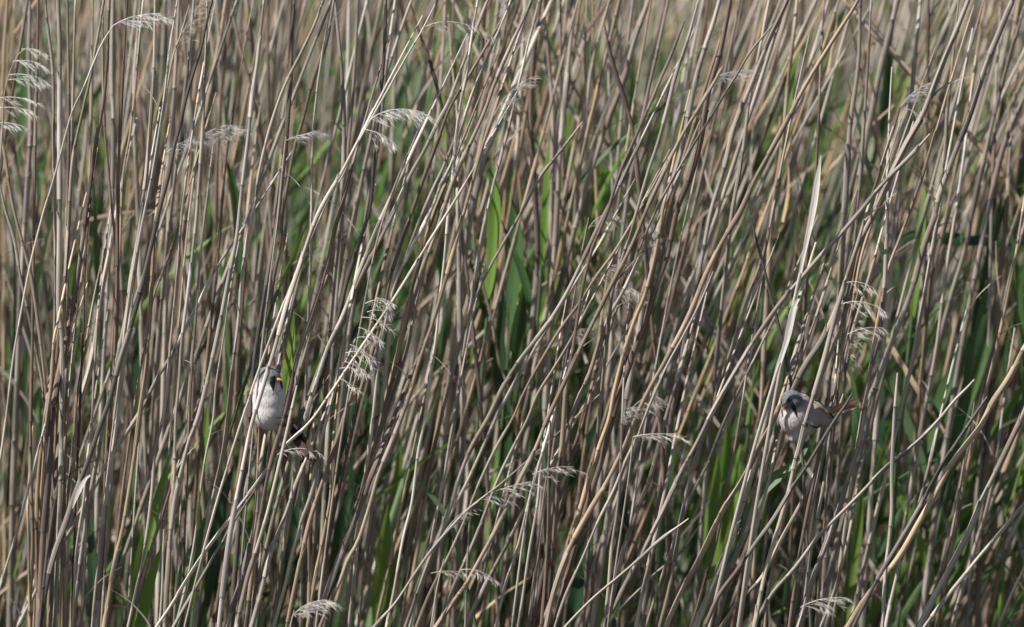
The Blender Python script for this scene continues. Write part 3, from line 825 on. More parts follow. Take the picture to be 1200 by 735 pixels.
# ------------------------------------------------------------------ green leaves one can tell apart
GR = """
16 .55 d|1153,335 1149,380 1142,430 1128,490 1110,560 1095,640
15 .60 d|1078,330 1073,360 1062,412 1056,470 1050,540
15 .65 k|1196,290 1160,283 1120,280 1067,275 1045,290 1030,330
13 .62 d|1122,430 1112,460 1100,490 1085,540 1070,610
12 .58 k|1036,440 1032,490 1030,550 1026,620
9 .45 d|588,258 598,285 607,305 614,325 622,360 628,420
16 .50 k|590,340 585,400 587,440 592,500 596,580
10 .10 y|199,530 190,565 184,590 177,625 168,680
13 .08 y|189,640 180,668 172,695 164,735 158,790
14 .20 k|274,545 266,570 258,600 250,650 240,720
12 .18 c|236,615 225,650 214,677 203,735
12 .12 y|345,362 343,395 339,425 335,450 328,500
5 .06 y|363,256 350,288 341,306 333,322 322,350
14 .10 c|949,520 939,536 925,550 908,562 890,580 870,620
11 .30 k|106,600 108,650 110,700 108,760
6 .10 c|478,550 490,562 502,578 514,592 530,620 545,680
17 .35 k|695,620 688,650 678,690 668,735
14 .30 k|425,560 408,590 396,640 390,700
13 .30 k|350,580 345,620 335,670 322,735
15 .45 y|842,530 840,570 838,610 830,690
14 .55 y|835,460 832,520 828,580 820,650
12 .40 d|790,490 785,540 778,600 770,690
10 .50 y|655,120 645,180 640,240 634,320
12 .95 d|568,-20 566,60 560,110 552,180
12 .95 d|28,40 30,90 27,140 20,220
11 .95 d|190,-20 192,40 190,110 186,180
12 .55 d|262,180 272,215 278,250 280,330
14 .60 k|160,350 163,400 164,460 160,540
12 .45 y|243,470 240,510 236,550 228,620
13 .60 y|468,500 466,560 458,640 452,735
14 .55 d|620,300 612,350 606,400 600,480
12 .50 y|575,590 578,640 574,690 566,760
12 .50 c|500,600 497,650 490,700 484,760
13 .55 k|905,620 900,670 890,735 880,800
11 .60 y|935,60 925,110 918,170 908,240
13 .95 k|1178,60 1170,140 1164,200 1160,300
12 .50 y|1085,205 1083,240 1078,290 1068,380
14 .95 k|1045,35 1040,90 1034,130 1020,200
12 .50 y|1010,560 1007,600 1000,660 992,735
13 .50 k|720,545 728,580 730,630 720,735
11 .30 d|995,420 1003,470 1004,520 998,600
22 .50 y|852,490 850,530 846,570 842,620 836,680
18 .45 y|868,520 862,560 858,600 850,660
18 .40 y|172,600 168,640 163,690 158,750
18 .45 y|455,590 450,630 446,680 440,735
26 .50 d|1158,330 1154,370 1148,420 1134,480 1118,540
22 .50 d|1130,400 1118,440 1104,480 1090,540
20 .50 d|600,230 606,280 604,330 598,390
16 .45 y|575,180 580,240 578,300 572,360
14 .45 y|240,560 236,610 232,660 226,720
16 .45 y|700,600 706,650 704,700 698,750
12 .40 y|1055,620 1050,660 1040,735
"""
GC = {'d': (0.080, 0.165, 0.055), 'k': (0.034, 0.085, 0.036), 'y': (0.17, 0.30, 0.055), 'c': (0.17, 0.27, 0.13)}
GN = {'d': 'deep green', 'k': 'very dark green', 'y': 'fresh bright green', 'c': 'bluish pale green'}
GREENS = []
for ln in GR.strip().splitlines():
    h, tl = ln.split('|'); h = h.split()
    pts = [tuple(float(a) for a in t.split(',')) for t in tl.split()]
    wd, d, c = float(h[0]) * 1.12, float(h[1]) * .9, h[2]
    wp = [w(x, y, d) for x, y in pts]
    low = ray_down(wp, 0.0, 0)
    P = smooth_line(wp, .012)
    t = np.linspace(0, 1, len(P))
    hw = np.interp(t, [0, .15, .4, .8, 1], [.05, .55, 1, .8, .35]) * wd * 1.05 * S * .5
    root = bpy.data.objects.new("green_shoot", None); COL.objects.link(root); root.location = low[-1]
    a = random.uniform(-.6, .6)
    ang = a + np.linspace(-.3, .5, len(P)) * random.choice([-1, 1])
    sv = np.stack([np.cos(ang), np.sin(ang), 0 * ang], 1)
    if abs(pts[0][0] - pts[1][0]) > abs(pts[0][1] - pts[1][1]):
        sv = np.tile(np.array([0.1, 0.4, 0.9]), (len(P), 1))
    mb = MB(); strip(mb, P, hw, sv, jit(GC[c], .1), random.random() * 9, .3, 7)
    mb.build("leaf_blade", M_GREEN, root)
    mb = MB(); Q = smooth_line([P[-2], P[-1]] + low, .03)
    tube(mb, Q, 0.0026, jit(GC['c'], .1) * .8, 7, 2.0)
    mb.build("stalk", M_GREEN, root)
    GREENS.append(dict(root=root, c=c, w=wd, x=pts[len(pts) // 2][0], y=pts[len(pts) // 2][1], y0=pts[0][1]))


# ------------------------------------------------------------------ further reeds, one by one, behind the sharp ones
def mean_lean(px):
    return np.interp(px, [-400, 0, 250, 450, 600, 900, 1200, 1700], [1, 3, 5, 9, 13, 16, 17, 16])


def free_line(px, d, lean, bow, z0=0.0, z1=1.95, n=9, yl=0.0):
    mid = w(px, PH / 2, d)
    z = np.linspace(z1, z0, n)
    u = (z - mid[2])
    x = mid[0] + math.tan(math.radians(lean)) * u + bow * (u ** 2)
    y = d + yl * u
    return np.stack([x, y + 0 * z, z], 1)


# windows in the dry stems through which the green growth shows (px x0, x1, y0, y1)
WIN = [(560, 640, 190, 460), (830, 885, 440, 620), (1045, 1165, 320, 500), (14, 34, 20, 210), (182, 198, 10, 75), (410, 475, 540, 700), (680, 735, 580, 735),
       (990, 1060, 560, 720), (222, 280, 500, 620), (335, 352, 350, 430), (640, 665, 60, 140), (100, 118, 560, 735), (440, 560, 590, 735)]


def blocks(P, keep):
    for q in P[::2] if len(P) > 12 else P:
        if q[2] < .5 or q[2] > 1.75: continue
        X, Y = to_px(q)
        for a, b, c, e in WIN:
            if a < X < b and c < Y < e and random.random() > keep: return True
    return False


N_FREE = min(90, 300 - len(TRACED))
k = 0
xs = (np.arange(N_FREE) + 0.5) / N_FREE * 1330 - 60
random.shuffle(order := list(range(N_FREE)))
for j in order:
    px = xs[j] + random.uniform(-8, 8)
    d = random.uniform(0.25, 1.15)
    lean = random.gauss(mean_lean(px), 5.5)
    if random.random() < .08: lean = random.uniform(-18, 30)
    P = free_line(px, d, lean, random.uniform(-.06, .10), 0.0, random.uniform(1.62, 1.8), 9, random.uniform(-.08, .12))
    for tr in range(6):
        if not blocks(P, .75): break
        P = free_line(px + random.uniform(-60, 60), d, lean, random.uniform(-.06, .10), 0.0, random.uniform(1.62, 1.8), 9, random.uniform(-.08, .12))
    c = random.choice('ppggttbbsgpw' if d < .35 else 'pggttbbbsg')
    fl = 'T' if random.random() < .12 else ''
    if fl:
        P = P[random.choice([2, 3]):]
    wp = random.uniform(4.2, 7.2)
    make_reed(list(P[:-1]), wp, c, fl)

# ------------------------------------------------------------------ labels that single out each reed
LM = [('the comb-like plume at the edge', 15, 110), ('the arching plume near the top', 150, 25), ('the white-bellied bird', 316, 470), ('the white brush plume', 465, 125),
      ('the scruffy feathered tuft', 425, 400), ('the curled grey tuft', 600, 100), ('the tangled brownish head', 710, 320), ('the bright tuft over the green', 775, 535),
      ('the spoon-ended white leaf', 930, 370), ('the orange-tailed bird', 930, 485), ('the hooked silver sprays', 1020, 370), ('the dark tuft on the stout stem', 1075, 110),
      ('the bushy low plume', 360, 712), ('the small silvery low plume', 960, 690), ('the sparse open spray', 600, 580), ('the low hooked sprays', 550, 690),
      ('the peeling pale leaf tip', 98, 565), ('the short broken stub', 898, 715), ('the square-cut pale upright stem', 1050, 470)]
ORD = ['first', 'second', 'third', 'fourth', 'fifth', 'sixth', 'seventh', 'eighth', 'ninth', 'tenth', 'eleventh', 'twelfth', 'thirteenth', 'fourteenth', 'fifteenth', 'sixteenth',
       'seventeenth', 'eighteenth', 'nineteenth', 'twentieth'] + ['%s%s' % (a, b) for a in ('twenty-', 'thirty-', 'forty-') for b in ('first', 'second', 'third', 'fourth', 'fifth', 'sixth', 'seventh', 'eighth', 'ninth')]


def cross_x(t, y):
    s = t['scr']
    if s[0, 1] > y or s[-1, 1] < y: return None
    return float(np.interp(y, s[:, 1], s[:, 0]))


cand = {id(t): [] for t in THINGS}
for nm, lx, ly in LM:
    xsn = [(cross_x(t, ly), t) for t in THINGS]
    xsn = sorted([(x, i, t) for i, (x, t) in enumerate(xsn) if x is not None])
    L_ = [q for q in xsn if q[0] < lx][::-1]; R_ = [q for q in xsn if q[0] >= lx]
    for side, arr in (('sunward of', L_), ('shadeward of', R_)):
        for r_, (x, _i, t) in enumerate(arr[:38]):
            cand[id(t)].append((r_, side, nm))


def lean_word(t):
    s = t['scr']; m = (s[:, 1] > -20) & (s[:, 1] < 760)
    q = s[m] if m.sum() > 2 else s
    a = math.degrees(math.atan2(q[0, 0] - q[-1, 0], q[-1, 1] - q[0, 1]))
    return 'tilting the other way' if a < -2 else 'upright' if a < 5 else 'slightly tilted' if a < 11 else 'leaning' if a < 20 else 'strongly leaning' if a < 32 else 'steeply slanting'


USED = set()
for t in THINGS:
    r = t['root']
    lab = t['label']
    if lab is None:
        wd = 'slender' if t['w'] < 4.8 else 'stout' if t['w'] > 7.4 else 'medium'
        opts = sorted(cand[id(t)])
        look = f"{wd} {NAMES[t['c']]} reed, {lean_word(t)}"
        if t['tip'] and t['scr'][0, 1] > 0: look = f"{NAMES[t['c']]} snapped-off reed, {lean_word(t)}"
        for r_, side, nm in opts or [(0, 'beyond', 'the picture edge')]:
            lab = f"{look}, {ORD[min(r_, len(ORD) - 1)]} {side} {nm}"
            if len(lab.replace('-', ' ').split()) > 16: lab = f"{NAMES[t['c']]} reed {lean_word(t).replace('tilting the other way', 'counter-tilting')}, {ORD[min(r_, len(ORD) - 1)]} {side} {nm}"
            if lab not in USED: break
    USED.add(lab)
    r['label'] = lab
    r['category'] = 'reed'
    r['group'] = 'dry reed stems'

ug = {}
for g in sorted(GREENS, key=lambda g: g['x']):
    nm, lx, ly = min(LM, key=lambda l: math.hypot(l[1] - g['x'], l[2] - g['y']))
    side = ('sunward of ' if g['x'] < lx - 25 else 'shadeward of ' if g['x'] > lx + 25 else 'right under ' if g['y'] > ly else 'right above ')
    side = side.replace('right ', 'directly ')
    base = f"{'broad' if g['w'] > 12 else 'narrow'} {GN[g['c']].replace('very ', '').replace('fresh ', '')} leaf {'low' if g['y'] > 500 else 'high' if g['y'] < 220 else 'midway'} {side}{nm}"
    n = ug.get(base, 0); ug[base] = n + 1
    if n: base = base.replace(' leaf ', ' leaf, the %s one, ' % ('next' if n == 1 else 'outermost'))
    if len(base.replace('-', ' ').split()) > 16: base = base.replace('the ', '')
    g['root']['label'] = base; g['root']['category'] = 'green leaf'; g['root']['group'] = 'green reed leaves'

# ------------------------------------------------------------------ the mass of reeds behind: nobody could count it
mass = MB(); deadm = MB(); greenm = MB()
BED_Y1 = 8.5
n_back = 0
BED_D0 = 0.55
while n_back < 2100:
    # small clumps that share a root and a lean; thinning into the distance
    d0_ = BED_D0 + (BED_Y1 - BED_D0) * random.random() ** 1.9
    half = (0.5 * FRAME_W * (DIST + d0_) / DIST) + 0.6
    x0_ = random.uniform(-half, half)
    px0 = to_px([x0_, d0_, 1.15])[0]
    lean0 = random.gauss(mean_lean(px0), 6.5)
    if random.random() < .08: lean0 = random.uniform(-30, 42)
    for q_ in range(random.randint(2, 9)):
        d = max(BED_D0, d0_ + random.gauss(0, .05))
        px = px0 + random.gauss(0, 26)
        z1 = 1.66 - .05 * d + random.uniform(0, .16) if random.random() < .85 else random.uniform(1.0, 1.6)
        P = free_line(px, d, lean0 + random.gauss(0, 3.2), random.uniform(-.10, .14), -0.02, z1, 9, random.uniform(-.12, .12))
        if d < 1.6 and blocks(P, .8): continue
        n_back += 1
        P = smooth_line(P, 0.10)
        base = jit(PAL[random.choice('pppggtttbbsswp')], .2)
        s = arclen(P)
        r0 = random.uniform(3.2, 6.6) * S * .5
        # a shade of its own on every internode
        nk = np.cumsum(rng.uniform(.09, .2, 24)); sh = rng.uniform(.62, 1.2, 25)
        tt = base[None, :] * sh[np.searchsorted(nk, s)][:, None]
        tube(mass, P, r0 * (0.75 + .3 * s / s[-1]), tt, 6, random.random() * 20)
# dead blades, bent and broken, hanging among them
for i in range(2300):
    d = 0.42 + (BED_Y1 - 0.42) * random.random() ** 1.7
    half = (0.5 * FRAME_W * (DIST + d) / DIST) + 0.5
    x = random.uniform(-half, half); z = random.uniform(0.25, 1.6)
    L_ = random.uniform(.10, .38)
    th = math.radians(random.gauss(10, 22)) if random.random() < .93 else random.uniform(-1.2, 1.2)
    dv = np.array([math.sin(th), random.uniform(-.2, .2), math.cos(th)])
    P = [np.array([x, d, z])]
    cu = random.uniform(-.12, .12)
    for q in range(6):
        dv = dv + np.array([cu, 0, -abs(cu) * .6]); dv /= np.linalg.norm(dv)
        P.append(P[-1] + dv * L_ / 6)
    P = np.array(P)
    ang = random.uniform(0, 6.28) + np.linspace(0, 1, 7) * random.uniform(-2.5, 2.5)
    sv = np.stack([np.cos(ang), np.sin(ang), 0 * ang], 1)
    hw = np.interp(np.linspace(0, 1, 7), [0, .3, 1], [.7, 1, .1]) * random.uniform(3, 8) * S * .5
    strip(deadm, P, hw, sv, jit(PAL[random.choice('pggttbbsk')], .2), random.random() * 9, .4, 3)
# young green reeds: leaves rising from below, taller in patches
PATCH = [(30, .9, .5), (190, .7, .5), (350, .5, .4), (598, 1.9, 1.1), (845, 1.5, .5), (430, .8, .3), (1100, 1.3, .8), (500, .9, .55), (700, .8, .5), (960, .7, .5), (270, .8, .7), (1180, .8, .9)]
wt = np.array([p[1] for p in PATCH]); wt = wt / wt.sum()
for i in range(3600):
    p = PATCH[rng.choice(len(PATCH), p=wt)]
    d = 0.45 + (BED_Y1 - 0.45) * random.random() ** 1.25
    if random.random() < .8:
        px = random.gauss(p[0], 52)
        top = random.uniform(0.75, 1.15 + .5 * p[2])
    else:
        px = random.uniform(-500, 1700); top = random.uniform(0.4, 1.0)
    x = w(px, 367, d)[0]
    z0 = max(0.0, top - random.uniform(.3, .6))
    th = math.radians(random.gauss(9, 14))
    dv = np.array([math.sin(th), random.uniform(-.15, .15), math.cos(th)])
    L_ = top - z0
    P = [np.array([x, d, z0])]
    cu = random.uniform(-.05, .10)
    for q in range(7):
        dv = dv + np.array([cu, 0, -abs(cu) * (.3 + .2 * q)]); dv /= np.linalg.norm(dv)
        P.append(P[-1] + dv * L_ / 7)
    P = np.array(P)
    ang = random.uniform(-1.2, 1.2) + np.linspace(0, 1, 8) * random.uniform(-1, 1)
    sv = np.stack([np.cos(ang), np.sin(ang), 0 * ang], 1)
    hw = np.interp(np.linspace(0, 1, 8), [0, .4, .7, 1], [.4, 1, .8, .03]) * random.uniform(5, 13) * S * .5
    strip(greenm, P, hw, sv, jit(GC[random.choice('ddkyyc')], .25), random.random() * 9, .35, 3)
# taller leafy growth farther in, showing dark and green through the gaps right up the picture
for i in range(2700):
    d = 1.1 + 10.0 * random.random() ** 1.5
    half = (0.5 * FRAME_W * (DIST + d) / DIST) + 0.5
    x = random.uniform(-half, half)
    top = 1.66 - .05 * d + random.uniform(-.5, .08)
    th = math.radians(random.gauss(10, 16))
    dv = np.array([math.sin(th), random.uniform(-.2, .2), math.cos(th)])
    L_ = random.uniform(.35, .7)
    P = [np.array([x, d, top - L_ * .93])]
    cu = random.uniform(-.06, .12)
    for q in range(7):
        dv = dv + np.array([cu, 0, -abs(cu) * .3]); dv /= np.linalg.norm(dv)
        P.append(P[-1] + dv * L_ / 7)
    ang = random.uniform(-1.4, 1.4) + np.linspace(0, 1, 8) * random.uniform(-1, 1)
    sv = np.stack([np.cos(ang), np.sin(ang), 0 * ang], 1)
    hw = np.interp(np.linspace(0, 1, 8), [0, .4, .7, 1], [.3, 1, .8, .03]) * random.uniform(6, 14) * S * .5
    strip(greenm, np.array(P), hw, sv, jit(GC[random.choice('ddkkyyc')], .25), random.random() * 9, .35, 3)
# low leafy tangle under everything
for i in range(1500):
    d = random.uniform(0.3, BED_Y1 + 3)
    half = (0.5 * FRAME_W * (DIST + d) / DIST) + 0.8
    x = random.uniform(-half, half)
    th = random.uniform(-1.1, 1.1)
    dv = np.array([math.sin(th), random.uniform(-.4, .4), math.cos(th)])
    L_ = random.uniform(.2, .5)
    P = [np.array([x, d, 0.0])]
    for q in range(6):
        dv = dv + np.array([th * .15, 0, -.12]); dv /= np.linalg.norm(dv)
        P.append(P[-1] + dv * L_ / 6)
    ang = random.uniform(0, 3) + np.zeros(7)
    sv = np.stack([np.cos(ang), np.sin(ang), 0 * ang], 1)
    strip(greenm, np.array(P), np.interp(np.linspace(0, 1, 7), [0, .5, 1], [.4, 1, .03]) * .006, sv, np.array(jit(GC[random.choice('ddkkt'.replace('t', 'd'))], .2)) * .6, 1.0, .3, 3)
# a coarser far belt closes the view, its reed colours darkened as shade
farm = MB()
for i in range(1800):
    d = random.uniform(BED_Y1, 15.0)
    half = (0.5 * FRAME_W * (DIST + d) / DIST) + 1.6
    x = random.uniform(-half, half)
    th = math.radians(random.gauss(10, 9)); z1 = random.uniform(1.3, 1.75)
    P = np.array([[x + math.tan(th) * z, d, z] for z in np.linspace(z1, 0, 5)])
    tube(farm, P, random.uniform(.003, .0055), jit(PAL[random.choice('gtbbbkkk')], .2) * .75, 5, random.random() * 20)
o = mass.build("reeds", M_STALK); o['kind'] = 'stuff'; o['label'] = 'dense mass of dry reed stems behind the birds'
o = deadm.build("dead_leaves", M_DEAD); o['kind'] = 'stuff'; o['label'] = 'dead bent reed leaves hanging among the stems'
o = greenm.build("undergrowth", M_GREEN); o['kind'] = 'stuff'; o['label'] = 'young green reed growth between the dry stems'
o = farm.build("far_reeds", M_STALK); o['kind'] = 'stuff'; o['label'] = 'far belt of dry reeds closing the view'

# ground sheet to the horizon
me = bpy.data.meshes.new("ground")
g = 1500.0
me.from_pydata([(-g, -g, 0), (g, -g, 0), (g, g, 0), (-g, g, 0)], [], [(0, 1, 2, 3)])
me.materials.append(M_GROUND)
o = bpy.data.objects.new("ground", me); COL.objects.link(o); o['kind'] = 'structure'; o['label'] = 'dark wet marsh ground under the reeds'


# ------------------------------------------------------------------ birds
def bird_pt(x, y, dpx, d0):
    """photo pixel + depth in pixels behind the bird's own plane"""
    return w(x, y, d0 + dpx * S)


def body_mesh(blobs, d0, loc, colour, voxel=0.00085, name="body"):
    """ellipsoids fused into one continuous skin, then coloured by plumage patch and painted belly shade"""
    import bmesh
    bm = bmesh.new()
    for (x, y, dp, rx, ry, rz, rot) in blobs:
        ret = bmesh.ops.create_icosphere(bm, subdivisions=4, radius=1.0)
        M = Matrix.Translation(Vector(bird_pt(x, y, dp, d0)) - Vector(loc)) @ Matrix.Rotation(math.radians(rot), 4, 'Y') @ Matrix.Diagonal((rx * S, ry * S, rz * S, 1))
        bmesh.ops.transform(bm, matrix=M, verts=ret['verts'])
    tmp = bpy.data.meshes.new("tmp"); bm.to_mesh(tmp); bm.free()
    ob = bpy.data.objects.new("tmp", tmp); COL.objects.link(ob)
    m = ob.modifiers.new("r", 'REMESH'); m.mode = 'VOXEL'; m.voxel_size = voxel; m.use_smooth_shade = True
    m = ob.modifiers.new("s", 'SMOOTH'); m.factor = 0.6; m.iterations = 60
    dg = bpy.context.evaluated_depsgraph_get()
    me = bpy.data.meshes.new_from_object(ob.evaluated_get(dg))
    bpy.data.objects.remove(ob); me.name = name
    V = np.empty(len(me.vertices) * 3, np.float32); me.vertices.foreach_get("co", V); V = V.reshape(-1, 3) + np.array(loc)
    Nn = np.empty(len(me.vertices) * 3, np.float32); me.vertices.foreach_get("normal", Nn); Nn = Nn.reshape(-1, 3)
    T = np.ones((len(V), 4), np.float32)
    for i, v in enumerate(V):
        X, Y = to_px(v)
        T[i, :3] = colour(X, Y, (v[1] - d0) / S, Nn[i])
    a = me.attributes.new("tint", 'FLOAT_COLOR', 'POINT'); a.data.foreach_set("color", T.ravel())
    me.polygons.foreach_set("use_smooth", np.full(len(me.polygons), True))
    me.materials.clear(); me.materials.append(M_BIRD)
    return me, V, Nn, T


def fluff(V, N, T, n, down, parent, ln=3.6):
    """loose feather tips lying over the body"""
    mb = MB()
    idx = rng.choice(len(V), n)
    for i in idx:
        nrm = N[i]
        d = np.array(down, float) + rng.normal(0, .25, 3)
        d = d - nrm * (d @ nrm) ; d /= np.linalg.norm(d) + 1e-9
        L_ = random.uniform(.6, 1.2) * ln * S
        p0 = V[i] + nrm * 0.00010
        P = np.array([p0, p0 + d * L_ * .5 + nrm * .00012, p0 + d * L_ + nrm * .00016])
        sv = np.cross(nrm, d)
        strip(mb, P, np.array([.45, .55, .06]) * S, sv, T[i, :3] * random.uniform(.95, 1.05), 0, .1, 3)
    return mb.build("plumage", M_BIRD, parent)


def surf(bvh, loc, x, y, d0, lift):
    o_ = Vector(CAM) - Vector(loc)
    t_ = Vector(w(x, y, d0)) - Vector(loc)
    dr = (t_ - o_).normalized()
    h = bvh.ray_cast(o_, dr, 30)
    if h[0] is None:
        h = bvh.find_nearest(t_)
    return np.array(h[0]) + np.array(loc) - FWD * lift * S


def patch(bvh, loc, d0, line, name, tint, mat, parent, lift=.5, dome=.8):
    """feather patch draped over the body: line of (x, y, halfwidth)"""
    A = np.array(line, float)
    u = np.linspace(0, len(A) - 1, len(A) * 5)
    L3 = np.stack([np.interp(u, range(len(A)), A[:, k]) for k in range(3)], 1)
    tg = np.gradient(L3[:, :2], axis=0); tg /= np.linalg.norm(tg, axis=1)[:, None] + 1e-9
    nr = np.stack([-tg[:, 1], tg[:, 0]], 1)
    cols = np.linspace(-1, 1, 7)
    G = np.zeros((len(L3), 7, 3))
    for i in range(len(L3)):
        for j, c in enumerate(cols):
            q = L3[i, :2] + nr[i] * c * L3[i, 2]
            G[i, j] = surf(bvh, loc, q[0], q[1], d0, lift + dome * (1 - c * c) - (.9 if abs(c) > .9 else 0))
    mb = MB(); mb.grid(G, np.array(tint, float), G * 50)
    return mb.build(name, mat, parent)


def feather(mb, a, b, wid, tint, side, sh=.5, curve=0.0):
    a, b = np.array(a), np.array(b)
    t = np.linspace(0, 1, 9)[:, None]
    P = a + (b - a) * t + np.array([0, 0, curve]) * (t * (1 - t)) * 4
    hw = np.interp(t[:, 0], [0, .2, .8, .95, 1], [.6, 1, 1, .7, .1]) * wid
    strip(mb, P, hw, side, tint, random.random() * 9, .18, 5)


def ball(name, c, r, mat, parent, stretch=(1, 1, 1)):
    mb = MB()
    th = np.linspace(0, math.pi, 12); ph = np.linspace(0, 2 * math.pi, 16, endpoint=False)
    G = np.stack([np.sin(th)[:, None] * np.cos(ph)[None, :] * stretch[0], np.sin(th)[:, None] * np.sin(ph)[None, :] * stretch[1], (np.cos(th)[:, None] + 0 * ph[None, :]) * stretch[2]], -1) * r + np.array(c)
    mb.grid(G, (1, 1, 1), G * 100, True)
    return mb.build(name, mat, parent)


def beak(base, tip, r, parent):
    base, tip = np.array(base), np.array(tip)
    t = np.linspace(0, 1, 10)
    droop = np.array([0, 0, -1.0]) * 0.0006
    P = base + (tip - base) * t[:, None] + droop * (t ** 3)[:, None]
    mb = MB(); tube(mb, P, r * np.array([.2, .85, 1, .95, .86, .74, .6, .43, .25, .04]), (1, 1, 1), 12, 0)
    return mb.build("beak", M_BEAK, parent)


def foot(parent, stem, ypx, hip, r_extra=.0009):
    """tarsus from the belly to the stem, three toes round the front and one behind"""
    P, rad = stem['P'], stem['rad']
    ys = stem['scr'][:, 1]
    i = int(np.argmin(np.abs(ys - ypx)))
    c = P[i]; T = P[i] - P[i + 2]; T /= np.linalg.norm(T)
    r = rad[i] * 1.2 + r_extra
    A = np.array([1.0, 0, 0]) - T * T[0]; A /= np.linalg.norm(A); B = np.cross(T, A)
    lg = MB()
    heel = c + B * r * .9 * (1 if B[1] > 0 else -1) + A * 0.001
    tube(lg, smooth_line([hip, (np.array(hip) + heel) / 2 + np.array([.001, -.001, -.001]), heel], .001), .0007, (1, 1, 1), 6)
    leg = lg.build("leg", M_LEG, parent)
    s0 = 1 if B[1] > 0 else -1
    for k_, (dz, span) in enumerate(((.0022, 3.6), (.0, 4.2), (-.0022, 3.6), (-.0004, -2.4))):
        th = np.linspace(0, span, 12)
        Q = c + T[None, :] * (dz * np.linspace(.3, 1.3, 12))[:, None] + r * (np.sin(th)[:, None] * A * (1) + np.cos(th)[:, None] * B * s0)
        tb = MB(); tube(tb, Q, np.linspace(.0008, .00035, 12), (1, 1, 1), 6, 0, ref=(T[0], T[1], T[2]))
        tb.build("toe", M_LEG, leg)


def mixc(a, b, t):
    t = min(max(t, 0), 1)
    return tuple(a[i] * (1 - t) + b[i] * t for i in range(3))


def find_stem(x, y, front=True):
    best = None
    for t in TRACED:
        dd = np.min(np.hypot(t['scr'][:, 0] - x, t['scr'][:, 1] - y))
        if dd < 5 and (best is None or t['d'] < best['d']): best = t
    return best


BLUEG, PINK, BELLY, RUF = (0.15, 0.158, 0.175), (0.50, 0.39, 0.37), (0.62, 0.59, 0.575), (0.36, 0.185, 0.085)
BLACK = (0.012, 0.011, 0.012)

# --- first bird: belly to the viewer, head turned aside
D1 = 0.014
loc1 = Vector(bird_pt(318, 500, 6, D1))
b1 = bpy.data.objects.new("bird", None); COL.objects.link(b1); b1.location = loc1
b1['label'] = 'white-bellied small bird clinging upright, grey crown, one black moustache showing, orange bill pointing aside'
b1['category'] = 'bird'


def col1(X, Y, D, n):
    c = BELLY
    c = mixc(c, (0.47, 0.45, 0.45), (Y - 488) / 20)  # shade under the belly, put into the plumage colour
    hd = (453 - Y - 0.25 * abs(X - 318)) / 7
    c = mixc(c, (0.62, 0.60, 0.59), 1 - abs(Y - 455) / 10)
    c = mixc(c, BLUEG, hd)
    pk = max(0, 1 - math.hypot((X - 299) / 6, (Y - 452) / 11))
    c = mixc(c, (0.55, 0.40, 0.38), pk * .9)
    if D > 12: c = mixc(c, RUF, (D - 12) / 6)
    return c


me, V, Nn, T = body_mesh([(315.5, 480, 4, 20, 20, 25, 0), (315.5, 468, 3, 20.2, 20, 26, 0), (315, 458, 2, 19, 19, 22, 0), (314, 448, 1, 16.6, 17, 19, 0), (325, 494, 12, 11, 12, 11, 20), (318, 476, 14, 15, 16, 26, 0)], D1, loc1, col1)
o = bpy.data.objects.new("body", me); COL.objects.link(o); o.parent = b1
bv = BVHTree.FromPolygons([v.co.copy() for v in me.vertices], [tuple(p.vertices) for p in me.polygons])
fluff(V, Nn, T, 1300, (0.1, 0.1, -1), b1, 3.0)
patch(bv, loc1, D1, [(321, 439.5, 1.8), (320, 444, 3.4), (319.3, 449, 3.7), (319.7, 453, 2.5), (320.3, 458, .4)], "moustache", BLACK, M_BIRD, b1, .5, .8)
patch(bv, loc1, D1, [(328.5, 446, .8), (329.8, 450, 1.6), (330.6, 454, 1.2), (331, 457, .3)], "moustache", BLACK, M_BIRD, b1, .6, .6)
e = ball("eye", surf(bv, loc1, 320.3, 441, D1, .2), 1.5 * S, M_IRIS, b1)
ball("pupil", surf(bv, loc1, 320.4, 441, D1, 1.3), .9 * S, M_EYE, e)
bs = surf(bv, loc1, 324.2, 444.6, D1, -.6)
beak(bs, bs + np.array([7.4 * S, -3.0 * S, -.6 * S]), 2.1 * S, b1)
mb = MB()   # folded wings on both flanks
for sgn, xw in ((1, 333), (-1, 299)):
    mb = MB()
    for q in range(5):
        a = bird_pt(xw - sgn * 3, 460 + q * 2, 13 + q, D1); b = bird_pt(xw - sgn * (6 - q), 490 + q * 3, 17 + q * 1.5, D1)
        feather(mb, a, b, (4 - .3 * q) * S, [RUF, (0.42, .24, .12), BLACK, (0.7, 0.66, 0.6), RUF][q], np.array([0.25 * sgn, 1, 0]))
    mb.build("wing", M_BIRD, b1)
tail = MB()
for q in range(6):
    off = (q - 2.5)
    a = bird_pt(337 + off * .8, 496 - off * .3, -12 + q * .3, D1); b = bird_pt(371 + off * 1.3 - abs(off) * 3, 544 - abs(off) * 5 - off * .8, -34 + q * .3, D1)
    feather(tail, a, b, 5.0 * S, jit((0.060, 0.038, 0.031), .15), np.array([.8, -.35, .55]))
tl = tail.build("tail", M_BIRD, b1)
cov = MB()
for q in range(4):
    feather(cov, bird_pt(333 + q * 1.2, 491 + q, -13 - q * .3, D1), bird_pt(347 + q * 2.2, 511 + q * 2.0, -26 - q * .3, D1), 3.4 * S, BLACK, np.array([.8, -.35, .55]))
cov.build("undertail_feathers", M_BIRD, tl)
st = find_stem(333, 490)
foot(b1, st, 499, bird_pt(323, 497, -6, D1))
foot(b1, st, 486, bird_pt(322, 490, -12, D1))

# --- second bird: hunched, face to the viewer, tail cocked out to the side
D2 = -.008
loc2 = Vector(bird_pt(938, 515, 4, D2))
b2 = bpy.data.objects.new("bird", None); COL.objects.link(b2); b2.location = loc2
b2['label'] = 'small hunched bird facing out with grey head, two black moustaches and orange-brown tail'
b2['category'] = 'bird'


